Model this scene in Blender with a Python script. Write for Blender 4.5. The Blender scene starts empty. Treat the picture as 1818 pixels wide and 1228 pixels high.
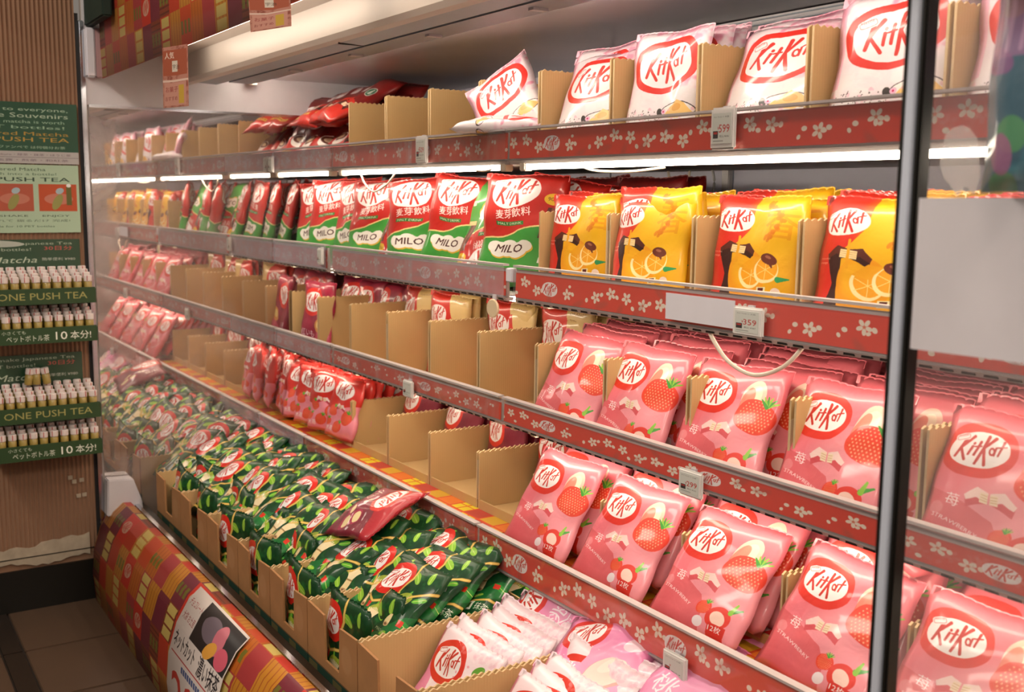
import bpy, bmesh, math, random
import numpy as np
from mathutils import Matrix, Vector
rnd = random.Random(7)
C = bpy.context.scene.collection
PI = math.pi
# ------------------------------------------------------------------ camera, world, lights, exposure
RM = np.array([[0.53866342, 0.84245867, 0.01025229], [0.12142555, -0.06558578, -0.99043139], [-0.83372511, 0.53475405, -0.13762467]])
FPX, CX, CY, CH = 1900.0, 909.0, 614.0, 1.16
def ray(x, y): return RM.T @ np.array([x - CX, y - CY, FPX])
def onY(x, y, d): r = ray(x, y); p = r * d / r[1]; return (p[0], p[1], p[2] + CH)
def onX(x, y, d): r = ray(x, y); p = r * d / r[0]; return (p[0], p[1], p[2] + CH)
sc = bpy.context.scene
cam = bpy.data.cameras.new('camera'); co = bpy.data.objects.new('camera', cam); C.objects.link(co)
r0, r1, r2 = RM
co.matrix_world = Matrix(((r0[0], -r1[0], -r2[0], 0), (r0[1], -r1[1], -r2[1], 0), (r0[2], -r1[2], -r2[2], CH), (0, 0, 0, 1)))
cam.sensor_width = 36; cam.lens = 36 * FPX / 1818; cam.clip_start = .02
cam.dof.use_dof = True; cam.dof.focus_distance = 1.95; cam.dof.aperture_fstop = 6.3
sc.camera = co
sc.view_settings.view_transform = 'Standard'; sc.view_settings.look = 'None'
sc.view_settings.gamma = 1; sc.view_settings.use_curve_mapping = False
sc.view_settings.exposure = 0.36
w = bpy.data.worlds.new('world'); sc.world = w; w.use_nodes = True
w.node_tree.nodes['Background'].inputs[0].default_value = (1.0, .86, .72, 1)
w.node_tree.nodes['Background'].inputs[1].default_value = .16
def area(name, loc, size, sy, power, col, rot=(0, 0, 0)):
    l = bpy.data.lights.new(name, 'AREA'); l.shape = 'RECTANGLE'; l.size = size; l.size_y = sy; l.energy = power; l.color = col
    o = bpy.data.objects.new(name, l); C.objects.link(o); o.location = loc; o.rotation_euler = rot; return o
# the shop's ceiling lamps over the aisle, behind and to the right of the camera
area('aisle_ceiling_light', (-1.7, -.75, 2.55), 2.6, .25, 27, (1, .88, .74), (math.radians(38), 0, 0))
area('aisle_ceiling_light', (.6, -.6, 2.4), .25, 1.6, 20, (1, .88, .74), (0, math.radians(38), 0))
EM_TUBE = 13.0      # shelf tubes
EM_CANOPY = 25.0
# ------------------------------------------------------------------ raster artwork (drawn here in numpy)
def hx(s):
    s = s.lstrip('#'); s = s if len(s) == 6 else ''.join(q * 2 for q in s); return tuple(int(s[i:i + 2], 16) / 255 for i in (0, 2, 4))
nrng = np.random.RandomState(3)
def smooth_noise(h, w, cell, seed):
    r = np.random.RandomState(seed); gh, gw = int(h / cell) + 3, int(w / cell) + 3
    g = r.rand(gh, gw); y = np.arange(h) / cell; x = np.arange(w) / cell
    yi = y.astype(int); xi = x.astype(int); fy = (y - yi)[:, None]; fx = (x - xi)[None]
    fy = fy * fy * (3 - 2 * fy); fx = fx * fx * (3 - 2 * fx)
    a = g[yi][:, xi]; b = g[yi][:, xi + 1]; c = g[yi + 1][:, xi]; d = g[yi + 1][:, xi + 1]
    return (a * (1 - fx) + b * fx) * (1 - fy) + (c * (1 - fx) + d * fx) * fy
class Cv:
    """canvas: x 0..1 across, y 0..asp upward"""
    def __init__(s, w, asp, bg):
        s.w = w; s.h = int(round(w * asp)); s.asp = asp
        s.a = np.zeros((s.h, s.w, 3), np.float32); s.a[:] = hx(bg)
    def box(s, x0, y0, x1, y1):
        return max(0, int(x0 * s.w) - 2), max(0, int(y0 * s.w) - 2), min(s.w, int(x1 * s.w) + 3), min(s.h, int(y1 * s.w) + 3)
    def mix(s, b, m, col, al=1):
        x0, y0, x1, y1 = b
        if x1 <= x0 or y1 <= y0: return
        m = (np.clip(m, 0, 1) * al)[..., None]
        c = np.array(hx(col) if isinstance(col, str) else col, np.float32)
        s.a[y0:y1, x0:x1] = s.a[y0:y1, x0:x1] * (1 - m) + c * m
    def grid(s, b):
        x0, y0, x1, y1 = b
        return (np.arange(x0, x1)[None] + .5) / s.w, (np.arange(y0, y1)[:, None] + .5) / s.w
    def ell(s, cx, cy, rx, ry, col, rot=0, al=1, pw=2.0, soft=1.0):
        r = max(rx, ry); b = s.box(cx - r, cy - r, cx + r, cy + r); X, Y = s.grid(b)
        c, n = math.cos(rot), math.sin(rot); x = (X - cx) * c + (Y - cy) * n; y = -(X - cx) * n + (Y - cy) * c
        q = (np.abs(x / rx) ** pw + np.abs(y / ry) ** pw) ** (1 / pw)
        s.mix(b, (1 - q) * min(rx, ry) * s.w / soft + .5, col, al)
    def cap(s, x0, y0, x1, y1, w0, w1, col, al=1):
        r = max(w0, w1); b = s.box(min(x0, x1) - r, min(y0, y1) - r, max(x0, x1) + r, max(y0, y1) + r)
        if b[2] <= b[0] or b[3] <= b[1]: return
        X, Y = s.grid(b); dx, dy = x1 - x0, y1 - y0; L = dx * dx + dy * dy + 1e-12
        t = np.clip(((X - x0) * dx + (Y - y0) * dy) / L, 0, 1)
        d = np.hypot(X - x0 - t * dx, Y - y0 - t * dy); s.mix(b, ((w0 + (w1 - w0) * t) - d) * s.w + .5, col, al)
    def line(s, pts, wd, col, al=1):
        for (a, b) in zip(pts, pts[1:]): s.cap(a[0], a[1], b[0], b[1], wd, wd, col, al)
    def poly(s, pts, col, al=1):
        xs = [p[0] for p in pts]; ys = [p[1] for p in pts]; b = s.box(min(xs), min(ys), max(xs), max(ys))
        if b[2] <= b[0] or b[3] <= b[1]: return
        K = 3; x0, y0, x1, y1 = b
        X = (np.arange((x1 - x0) * K)[None] + .5) / K / s.w + x0 / s.w; Y = (np.arange((y1 - y0) * K)[:, None] + .5) / K / s.w + y0 / s.w
        ins = np.zeros((Y.shape[0], X.shape[1]), bool)
        for (ax, ay), (bx, by) in zip(pts, pts[1:] + pts[:1]):
            if ay == by: continue
            c = ((ay > Y) != (by > Y)) & (X < (bx - ax) * (Y - ay) / (by - ay) + ax); ins ^= c
        s.mix(b, ins.reshape(y1 - y0, K, x1 - x0, K).mean((1, 3)), col, al)
    def rect(s, x0, y0, x1, y1, col, al=1): s.poly([(x0, y0), (x1, y0), (x1, y1), (x0, y1)], col, al)
    def text(s, txt, x, y, hgt, col, rot=0, shear=0, width=None, al=1, bold=0, align=0):
        """x,y = left baseline; hgt = cap height"""
        T, w0, h0 = glyphs(txt)
        sc_ = hgt / .70; sx = sc_ if width is None else width / max(w0, 1e-6)
        if align == 1: x = x - w0 * sx / 2
        c, n = math.cos(rot), math.sin(rot)
        P = T.copy(); px = P[..., 0] * sx + P[..., 1] * sc_ * shear; py = P[..., 1] * sc_
        QX = x + px * c - py * n; QY = y + px * n + py * c
        b = s.box(QX.min(), QY.min(), QX.max(), QY.max()); x0, y0, x1, y1 = b
        if x1 <= x0 or y1 <= y0: return
        K = 3; H, W = (y1 - y0) * K, (x1 - x0) * K; m = np.zeros((H, W), bool)
        QX = (QX * s.w - x0) * K; QY = (QY * s.w - y0) * K
        for tx, ty in zip(QX, QY):
            a0, a1 = max(0, int(tx.min()) - 1), min(W, int(tx.max()) + 2); b0, b1 = max(0, int(ty.min()) - 1), min(H, int(ty.max()) + 2)
            if a1 <= a0 or b1 <= b0: continue
            gx = np.arange(a0, a1)[None] + .5; gy = np.arange(b0, b1)[:, None] + .5
            e = [(tx[(i + 1) % 3] - tx[i]) * (gy - ty[i]) - (ty[(i + 1) % 3] - ty[i]) * (gx - tx[i]) for i in range(3)]
            m[b0:b1, a0:a1] |= ((e[0] >= 0) & (e[1] >= 0) & (e[2] >= 0)) | ((e[0] <= 0) & (e[1] <= 0) & (e[2] <= 0))
        for _ in range(bold): m[1:] |= m[:-1]; m[:, 1:] |= m[:, :-1]
        s.mix(b, m.reshape(y1 - y0, K, x1 - x0, K).mean((1, 3)), col, al)
    def mottle(s, cell, amt, seed, col=None):
        n = smooth_noise(s.h, s.w, cell * s.w, seed) * .6 + smooth_noise(s.h, s.w, cell * s.w / 2.7, seed + 1) * .4
        if col is None: s.a *= (1 + (n[..., None] - .5) * amt).astype(np.float32)
        else: s.mix((0, 0, s.w, s.h), (n - .5) * 6 * amt, col)
    def squeeze(s, f):
        n = s.h; k = int(n * f); idx = ((np.arange(n) - k) / (n - k) * n).astype(int); s.a = s.a[np.clip(idx, 0, n - 1)]; return s
    def image(s, name):
        im = bpy.data.images.new(name, s.w, s.h); px = np.ones((s.h, s.w, 4), np.float32); px[..., :3] = np.clip(s.a, 0, 1)
        im.pixels.foreach_set(px.ravel()); im.update(); im.pack(); return im
_g = {}
def glyphs(t):
    if t in _g: return _g[t]
    cu = bpy.data.curves.new('lettering', 'FONT'); cu.body = t; cu.resolution_u = 2
    o = bpy.data.objects.new('lettering', cu); C.objects.link(o)
    dg = bpy.context.evaluated_depsgraph_get(); ev = o.evaluated_get(dg); me = ev.to_mesh(); me.calc_loop_triangles()
    v = np.array([x.co[:2] for x in me.vertices]) if len(me.vertices) else np.zeros((3, 2))
    tr = np.array([x.vertices[:] for x in me.loop_triangles]) if len(me.loop_triangles) else np.zeros((1, 3), int)
    ev.to_mesh_clear(); bpy.data.objects.remove(o); bpy.data.curves.remove(cu)
    v = v - [v[:, 0].min(), 0]; _g[t] = (v[tr], v[:, 0].max(), v[:, 1].max()); return _g[t]
RED, DRED, WHT = '#d8281c', '#a31f16', '#f4eeee'
def logo(c, x, y, r, rot=.12, ring=None, rc=RED, lc='#c2271c', flag=True, wh=WHT):
    if ring: c.ell(x, y, r * ring, r * ring * .76, rc, rot, pw=2.3)
    c.ell(x, y, r, r * .64, wh, rot, pw=2.2)
    cs, sn = math.cos(rot), math.sin(rot)
    def S(ax, ay, bx, by, w0, w1):
        c.cap(x + r * (ax * cs - ay * sn), y + r * (ax * sn + ay * cs), x + r * (bx * cs - by * sn), y + r * (bx * sn + by * cs), r * w0, r * w1, lc)
    S(-.78, -.27, -.47, .40, .045, .06); S(-.66, -.0, -.24, .46, .035, .055); S(-.62, .03, -.46, -.38, .045, .05)
    S(-.36, -.2, -.25, .1, .04, .045); S(-.21, .2, -.20, .22, .045, .045)
    S(-.17, -.2, .0, .28, .04, .045); S(-.19, .1, .03, .13, .025, .025)
    S(-.10, -.5, .27, .48, .045, .065); S(.08, .02, .52, .44, .035, .06); S(.13, .05, .22, -.5, .05, .055)
    for k in range(10):
        a = k * .7; b = a + .7
        S(.42 + .085 * math.cos(a), -.02 + .115 * math.sin(a), .42 + .085 * math.cos(b), -.02 + .115 * math.sin(b), .03, .03)
    S(.55, .12, .50, -.14, .035, .03); S(.64, -.14, .80, .34, .035, .045); S(.58, .14, .88, .18, .025, .025)
    if flag:
        fx, fy = x + r * (-.62 * cs - .44 * sn), y + r * (-.62 * sn + .44 * cs)
        c.ell(fx, fy, r * .26, r * .13, wh, rot + .2, pw=4); c.ell(fx, fy, r * .225, r * .10, '#c98080', rot + .2, pw=4); c.ell(fx, fy, r * .20, r * .075, wh, rot + .2, pw=4)
        c.text('Nestlé', fx - r * .16, fy - r * .04, r * .085, '#b84a4a', rot + .2, width=r * .32)
def berry(c, x, y, r, rot=0):
    c.ell(x, y, r, r * .86, '#e8402a', rot, pw=2.3); c.ell(x - r * .1, y - r * .25, r * .8, r * .5, '#e4481c', rot, al=.6, soft=8)
    for i in range(-5, 6):
        for j in range(-5, 6):
            px, py = (i + .5 * (j % 2)) * .17, j * .155
            if px * px + py * py < .72: c.ell(x + px * r, y + py * r, r * .035, r * .045, '#f6a07c')
    for k in range(6):
        a = .5 + k * .42; c.cap(x + r * .35, y + r * .62, x + r * (.45 + .5 * math.cos(a)), y + r * (.72 + .45 * math.sin(a)), r * .1, r * .03, '#3f9a32' if k % 2 else '#8cc63c')
def wafer(c, x, y, r, top, side, cream='#f3dcc0', white=None):
    for s in (-1, 1):
        c.poly([(x + s * .04 * r, y - .1 * r), (x + s * .55 * r, y + .3 * r), (x + s * 1.05 * r, y - .05 * r), (x + s * .95 * r, y - .5 * r), (x + s * .5 * r, y - .25 * r)], side)
        c.poly([(x + s * .04 * r, y + .35 * r), (x + s * .6 * r, y + .5 * r), (x + s * 1.08 * r, y + .0 * r), (x + s * .98 * r, y - .2 * r), (x + s * .55 * r, y + .05 * r), (x + s * .06 * r, y - .12 * r)], top)
        c.rect(min(x + s * .05 * r, x + s * .4 * r), y - .12 * r, max(x + s * .05 * r, x + s * .4 * r), y + .32 * r, cream)
        for k in range(3): c.cap(x + s * .08 * r, y + (-.02 + k * .11) * r, x + s * .36 * r, y + (.0 + k * .11) * r, r * .012, r * .012, '#caa070')
def art_strawberry():
    c = Cv(448, 1.12, '#ea7482'); c.mottle(.3, .08, 5)
    c.ell(.75, .25, .5, .5, '#f2a2ab', al=.7, soft=90)
    c.poly([(0, 0), (.62, 0), (.6, .16), (.52, .3), (.3, .38), (0, .46)], '#da5a62', al=.85)
    c.ell(.30, .79, .265, .21, '#dc2c1e', .15, pw=2.4)
    logo(c, .30, .79, .215, .15)
    c.ell(.73, .80, .10, .17, '#f4c8b4', -.25); c.ell(.73, .80, .06, .12, '#f8e3c8', -.25); c.ell(.68, .76, .05, .13, '#ee6a56', -.25, al=.7)
    berry(c, .80, .62, .185, -.3)
    wafer(c, .48, .44, .17, '#f6d5d0', '#d4505a')
    c.ell(.12, .30, .05, .05, '#f7dfe0', al=.25); c.text('苺', .17, .34, .075, '#fae6e6')
    c.text('STRAWBERRY', .10, .235, .03, '#f8dcdc', rot=-.22, width=.36)
    berry(c, .60, .20, .075, .2); c.ell(.76, .15, .11, .10, '#e2382a', .7); c.ell(.76, .14, .06, .07, '#f9d2c4', .7)
    c.cap(.84, .24, .92, .30, .02, .008, '#4aa03a'); c.cap(.84, .23, .87, .33, .02, .008, '#8cc63c')
    c.ell(.60, .06, .05, .05, '#f5e6ea'); c.rect(.70, .0, .86, .085, '#d92f22'); c.text('12枚', .71, .02, .045, '#ffffff')
    return c
def art_orange():
    c = Cv(448, 1.05, '#dc2f20')
    c.poly([(.46, 1.05), (.44, .9), (.40, .72), (.33, .6), (.26, .5), (.26, 0), (1, 0), (1, 1.05)], '#efb012')
    c.ell(.72, .75, .34, .4, '#f6c11c', al=.6, soft=60)
    c.poly([(.16, .40), (.28, .44), (.27, .2), (.30, 0), (.17, 0), (.2, .2)], '#3b1712')
    c.ell(.46, .18, .22, .30, '#f0a010'); c.ell(.42, .26, .14, .18, '#f8c020', al=.6, soft=30)
    logo(c, .24, .79, .20, .25, flag=True)
    wafer(c, .33, .47, .18, '#5a2416', '#38130c', '#f5d9a0')
    c.line([(.31, .62), (.33, .5), (.33, .36)], .012, '#f0a818')
    for (x, y, a) in ((.50, .22, -.5), (.68, .27, .5)):
        c.ell(x, y, .15, .14, '#fbe6a8', a); c.ell(x + .01, y + .015, .13, .12, '#f2a512', a)
        for k in range(6): c.cap(x, y, x + .12 * math.cos(a + k * 1.05), y + .11 * math.sin(a + k * 1.05), .004, .004, '#f8d680')
    c.poly([(.36, .3), (.5, .42), (.62, .4), (.5, .28)], '#f2aa14')
    c.ell(.71, .38, .1, .055, '#6a2a1a', -.3); c.cap(.72, .36, .75, .30, .03, .01, '#6a2a1a'); c.ell(.70, .40, .04, .015, '#a86a50', -.3)
    c.cap(.82, .18, .92, .2, .03, .006, '#2f9a5a')
    for k in range(26):
        a = nrng.rand() * 6.3; c.ell(.70 + .075 * math.cos(a * 2) + nrng.randn() * .015, .77 + .19 * math.sin(a) + nrng.randn() * .01, .02 + nrng.rand() * .02, .022, '#dd7c0c', a, al=.75)
    c.text('香', .60, .62, .26, '#e08a10', al=.5, bold=6)
    c.text('chocolat', .06, .42, .022, '#f8c8b8'); c.text('orange', .06, .38, .022, '#f8c8b8')
    c.rect(.60, .02, .70, .09, '#f6eec0'); c.rect(.62, .03, .68, .08, '#5a1a14'); c.ell(.8, .05, .05, .045, '#f8e0d0')
    return c
def art_sakura():
    c = Cv(448, 1.1, '#ecdce1'); c.mottle(.16, 1.3, 11, '#e89ab4'); c.mottle(.07, .5, 21, '#f8e4ea')
    c.ell(.6, .2, .6, .28, '#efe8e8', al=.9, soft=40)
    c.rect(0, .25, .09, 1.1, '#f0a8c0', .7)
    c.ell(.52, .70, .42, .29, '#d92a1e', .18, pw=2.6); c.ell(.52, .70, .345, .225, '#ece4e6', .18, pw=2.6)
    logo(c, .52, .70, .335, .18, lc='#cf2a1e', wh='#ece4e6')
    c.ell(.76, .20, .22, .085, '#45373c', -.05); c.ell(.76, .205, .205, .07, '#f6f0ea', -.05)
    c.poly([(.56, .14), (.66, .24), (.76, .30), (.86, .26), (.96, .16), (.8, .1)], '#f2c878'); c.ell(.76, .22, .07, .04, '#e8a040', al=.7)
    c.ell(.52, .19, .035, .05, '#3c3430', .4); c.ell(.57, .20, .03, .03, '#f0c0d8'); c.ell(.57, .20, .01, .01, '#d02060')
    for k in range(60): c.ell(.08 + .45 * nrng.rand(), .08 + .12 * nrng.rand(), .004 + .005 * nrng.rand(), .004, '#5a4644', nrng.rand() * 3)
    for k in range(26): c.ell(.05 + .9 * nrng.rand(), .02 + .2 * nrng.rand(), .02, .012, '#f2bccb', nrng.rand() * 3, al=.7)
    return c
def art_matcha():
    c = Cv(448, 1.15, '#0c3f1e'); c.mottle(.22, .8, 31, '#052010'); c.mottle(.10, .45, 41, '#1f7030')
    c.poly([(.35, 0), (.7, 0), (1, .35), (1, .6), (.5, .2)], '#1c7a38', al=.7); c.poly([(0, .5), (.3, .62), (.2, .3), (0, .2)], '#17652e', al=.6)
    for k in range(16):
        x, y, a = (.08, .25, .62, .9, .5, .75, .35, .95, .15, .6, .42, .82, .05, .7, .5, .3)[k], (.1, .35, .95, .75, .7, .3, .52, .45, .68, .12, .25, 1.02, .95, .75, .45, 1.05)[k], k * 1.3
        r = .06 + .05 * ((k * 7) % 5) / 5; c.ell(x, y, r, r * .45, ('#5fb02e', '#2f9236', '#8cc23a')[k % 3], a); c.cap(x - r * .8 * math.cos(a), y - r * .8 * math.sin(a), x + r * .8 * math.cos(a), y + r * .8 * math.sin(a), .005, .003, '#c0dc70')
    for (x, y, q) in ((.68, .56, 1.15), (.36, .36, .85)):
        c.ell(x, y + .1 * q, .13 * q, .09 * q, '#a8b43a', .3, al=.9)
        c.poly([(x - .09 * q, y + .10 * q), (x - .045 * q, y - .03 * q), (x - .05 * q, y - .14 * q), (x + .05 * q, y - .15 * q), (x + .055 * q, y - .03 * q), (x + .11 * q, y + .09 * q)], '#ead3a0')
        for k in range(9): c.cap(x - .04 * q + .010 * k * q, y - .03 * q, x + (-.11 + .028 * k) * q, y + (.13 - abs(k - 4) * .008) * q, .004, .007, '#f3e4c0')
        c.rect(x - .05 * q, y - .045 * q, x + .055 * q, y - .03 * q, '#a08050'); c.ell(x, y - .145 * q, .05 * q, .022 * q, '#c9a878'); c.ell(x, y - .145 * q, .03 * q, .012 * q, '#7a5030')
    logo(c, .27, .85, .215, .25, ring=1.3)
    for p in ([(.0, .60), (.22, .52), (.36, .58), (.6, .62), (.99, .90)], [(.03, .04), (.26, .13), (.5, .06), (.75, .2), (.99, .26)], [(.50, 1.14), (.56, .92), (.50, .74), (.60, .62)], [(.12, .02), (.10, .2), (.16, .4)]):
        c.line(p, .017, '#b98f3a'); c.line(p, .011, '#e3c368')
    for (x, y) in ((.86, .42), (.16, .44), (.5, .2)): c.rect(x, y, x + .07, y + .07, '#d2341f')
    c.rect(.70, .08, .81, .19, '#eef0e4'); c.rect(.725, .105, .785, .165, '#3b6a2a'); c.text('抹茶', .84, .1, .07, '#e8eddc', width=.13); c.rect(.08, .28, .16, .36, '#eef0e4'); c.rect(.1, .3, .14, .34, '#2f5a24')
    c.text('MATCHA', .55, .30, .03, '#cfe0b0', width=.2)
    return c
def art_malt():
    c = Cv(448, 1.2, '#c8241b')
    g = [(0, 0), (1, 0), (1, .60), (.6, .50), (.3, .40), (0, .36)]
    c.poly(g, '#3d9a3a'); c.poly([(0, .36), (.3, .40), (.6, .50), (1, .60), (1, .62), (.6, .52), (.3, .42), (0, .38)], '#f0d890')
    c.ell(.7, .2, .4, .2, '#58ae48', al=.6, soft=40)
    logo(c, .42, .97, .31, .12)
    c.text('麦芽飲料', .22, .64, .085, '#fdf3ee', rot=.1, bold=2, width=.46); c.rect(.22, .555, .60, .605, '#2f7d33'); c.text('MALT DRINK', .24, .565, .03, '#f4eedc', width=.34)
    c.poly([(.76, .40), (.88, .43), (.96, .80), (.84, .80)], '#5c2818'); c.poly([(.80, .41), (.83, .42), (.91, .80), (.88, .80)], '#8a4a30')
    c.rect(.78, .38, .92, .44, '#efc98a'); c.ell(.88, .90, .1, .07, '#f0c02c'); c.text('90g', .82, .88, .045, '#7a3a10')
    for dx, dy, col in ((.012, -.02, '#e8b83a'), (0, 0, '#faf4ea')):
        for (x, y, r) in ((.30, .25, .12), (.42, .27, .13), (.54, .24, .12), (.62, .29, .09), (.23, .28, .09)): c.ell(x + dx, y + dy, r, r * .8, col)
    c.text('MILO', .24, .215, .095, '#4a1a10', shear=.2, bold=3, width=.36)
    c.rect(.80, .10, .88, .17, '#f6f6e8'); c.text('1', .825, .115, .04, '#202020')
    return c
def art_coffee():
    c = Cv(384, 1.25, '#76100e'); c.mottle(.25, .3, 51)
    c.poly([(0, 0), (1, 0), (1, .42), (.7, .55), (.4, .38), (0, .5)], '#bf2212')
    logo(c, .36, .86, .25, .2, flag=False)
    c.ell(.80, .78, .105, .105, '#e9f0e6'); c.ell(.80, .78, .092, .092, '#0f6a44'); c.ell(.80, .77, .03, .05, '#e9f0e6'); c.ell(.80, .83, .02, .02, '#e9f0e6')
    for k in range(4): c.cap(.75 + .033 * k, .72, .745 + .037 * k, .76, .005, .004, '#e9f0e6')
    c.ell(.36, .40, .18, .12, '#efe6dc'); c.ell(.36, .43, .15, .07, '#6a3018'); c.ell(.36, .43, .1, .04, '#e8cfa8')
    wafer(c, .72, .36, .17, '#5c2414', '#3a120a'); c.rect(.1, .14, .62, .2, '#e2b84a'); c.text('COFFEE', .13, .155, .03, '#5a1010', width=.4)
    for k in range(12): c.ell(.1 + .8 * nrng.rand(), .25 + .35 * nrng.rand(), .018, .012, '#3a1208', nrng.rand() * 3)
    return c
def art_maroon():
    c = Cv(384, 1.12, '#7c1730'); c.mottle(.25, .3, 61); c.poly([(0, .62), (1, .95), (1, 1.12), (0, 1.12)], '#b01e2c')
    logo(c, .33, .76, .24, .2, ring=1.22)
    for (x, y, r) in ((.72, .5, .12), (.8, .35, .13), (.62, .3, .1)): c.ell(x, y, r, r * .8, '#a5264a', .3); c.ell(x, y + .02, r * .7, r * .5, '#e9d6a0', .3)
    wafer(c, .42, .40, .15, '#e8c8d0', '#8a2848'); c.text('小豆', .12, .20, .1, '#f3dcc8'); c.text('AZUKI', .12, .10, .03, '#f3dcc8', width=.2)
    return c
def art_purple():
    c = Cv(320, 1.12, '#931838'); c.mottle(.2, .4, 71); c.poly([(.3, 0), (1, 0), (1, .6)], '#c34a62'); logo(c, .38, .78, .26, .2, ring=1.2)
    c.ell(.7, .4, .16, .12, '#d8904a', .4); c.ell(.7, .41, .1, .07, '#f2d68a', .4); c.text('紅いも', .1, .2, .09, '#f6e0e6'); c.text('SWEET', .1, .1, .03, '#f6e0e6', width=.2); return c
def art_gold():
    c = Cv(384, 1.1, '#d12a1e'); c.poly([(.52, 1.1), (1, 1.1), (1, .55), (.62, .8)], '#e0c184'); c.rect(.55, .98, 1, 1.1, '#d9b877'); c.text('ORANGE', .6, 1.01, .03, '#8a5a2a', width=.3)
    logo(c, .3, .80, .23, .2); wafer(c, .5, .42, .2, '#6a2c1a', '#43170e'); c.poly([(.3, 0), (1, 0), (1, .35), (.6, .25)], '#e8a020'); c.ell(.7, .2, .14, .12, '#f2bc30'); c.text('焼き', .1, .18, .12, '#f8e6c0'); return c
def art_raspberry():
    c = Cv(320, 1.25, '#d23028'); c.poly([(0, .0), (1, 0), (1, .72), (.6, .62), (.3, .5), (0, .55)], '#ec8fa2'); c.mottle(.2, .1, 81)
    logo(c, .48, .97, .30, .15); 
    for (x, y, r) in ((.3, .5, .12), (.75, .42, .14), (.5, .2, .13), (.15, .25, .09)): berry(c, x, y, r * 1.1, x)
    wafer(c, .55, .62, .16, '#f8e0e0', '#c23a50'); c.text('木苺', .12, .06, .09, '#fff0f0'); return c
def art_leaf():
    c = Cv(448, 1.1, '#f4dde4'); c.mottle(.25, .3, 91, '#faf2f2'); c.poly([(0, 0), (.35, 0), (.2, .5), (0, 1.1)], '#ea86ae', al=.9); c.ell(.6, .1, .5, .2, '#ee9abc', al=.6, soft=50)
    c.ell(.36, .78, .29, .22, '#d8301c', .2, pw=2.4); logo(c, .36, .78, .235, .2, flag=True)
    for k, (x, y) in enumerate(((.80, .86), (.86, .76), (.78, .68), (.90, .66))): c.ell(x, y, .075, .05, '#7db830' if k % 2 else '#5fa02c', .8 + k)
    c.line([(.66, .5), (.74, .62), (.82, .74), (.84, .9)], .008, '#8aa84a')
    c.ell(.55, .28, .14, .09, '#f8f2ee'); wafer(c, .72, .34, .13, '#f9eeea', '#e2a0b0')
    for k in range(40): c.ell(.4 + .6 * nrng.rand(), .95 + .13 * nrng.rand(), .03, .016, '#eab6c8', nrng.rand() * 3, al=.3)
    for k in range(30): c.ell(.5 + .5 * nrng.rand(), .3 + .6 * nrng.rand(), .012, .012, '#e08898', al=.7)
    c.text('さくら', .08, .24, .09, '#f8e8ee'); return c
def art_peach():
    c = Cv(448, 1.05, '#e988b6'); c.mottle(.3, .12, 95); c.ell(.6, .3, .5, .4, '#f3b0cc', al=.6, soft=80)
    logo(c, .28, .84, .2, .2, ring=1.25)
    c.ell(.66, .42, .24, .15, '#e6a39c', .5); c.ell(.66, .44, .23, .13, '#f3d3c8', .5); c.ell(.70, .52, .14, .05, '#f6e0d4', .5)
    c.text('桃', .14, .34, .15, '#fbeaf2', bold=2); c.line([(.2, .34), (.30, .27), (.38, .30), (.40, .40)], .008, '#fbeaf2'); c.text('PEACH', .12, .22, .035, '#fbeaf2', width=.2)
    c.ell(.82, .78, .1, .08, '#f6d0dc', .5); c.rect(.72, .06, .84, .16, '#f6eef6'); c.text('12', .74, .09, .05, '#a04880'); c.ell(.9, .12, .05, .05, '#e0509a'); return c
def art_blue():
    c = Cv(256, 1.4, '#45687a'); c.mottle(.2, .6, 97, '#4f8a98')
    for k in range(70): c.ell(nrng.rand(), 1.4 * nrng.rand(), .04 + .06 * nrng.rand(), .03 + .05 * nrng.rand(), ['#b8a03a', '#8c5a8c', '#c7b24a', '#4a88b0', '#a86a90', '#5a9a6a'][k % 6], nrng.rand() * 3, al=.85)
    c.rect(0, .55, 1, .95, '#9a6a94', .8)
    for k in range(14): c.cap(.03 + k * .07, .58, .04 + k * .07, .92, .012, .012, '#c8a0c0', .6)
    return c
def flower(c, x, y, r, col='#efe3d2'):
    a0 = nrng.rand() * 6
    for k in range(5):
        a = a0 + k * 2 * PI / 5; c.ell(x + r * .58 * math.cos(a), y + r * .58 * math.sin(a), r * .42, r * .27, col, a)
    c.ell(x, y, r * .2, r * .2, '#d99a7a', al=.6)
def art_strip(seed, fade_glare, wd=1.0):
    asp = .062; c = Cv(2304, asp, '#dc3a20'); r = random.Random(seed)
    x = .02
    while x < 1:
        k = r.random()
        if abs((x % .5) - .25) < .026: logo(c, x, asp * .5, .027, 0, flag=False, lc='#d23422'); x += .06; continue
        if k < .62: flower(c, x, asp * (.3 + .4 * r.random()), .0145)
        c.ell(x + .018, asp * (.2 + .5 * r.random()), .0045, .0055, '#efe3d2', r.random() * 3)
        if r.random() < .6: c.ell(x + .008, asp * (.2 + .6 * r.random()), .0035, .0045, '#efe3d2', r.random() * 3)
        x += .046
    for k in range(10): c.ell(r.random(), r.random() * asp, .02, .007, '#8a5044', r.random() * 3, al=.3, soft=14)
    if fade_glare:  # age fading plus reflection haze and glare streaks painted over the print
        c.mix((0, 0, c.w, c.h), np.full((c.h, c.w), 1.0), '#b98d94', fade_glare)
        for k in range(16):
            x0 = r.random(); c.rect(x0, 0, x0 + .012 + .02 * r.random(), asp, '#c9b3b8', .35 * r.random() + fade_glare * .3)
        c.mottle(.02, fade_glare * .5, seed, '#cfbcc2')
    c.a[-int(c.h * .05):] *= .9
    return c
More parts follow.
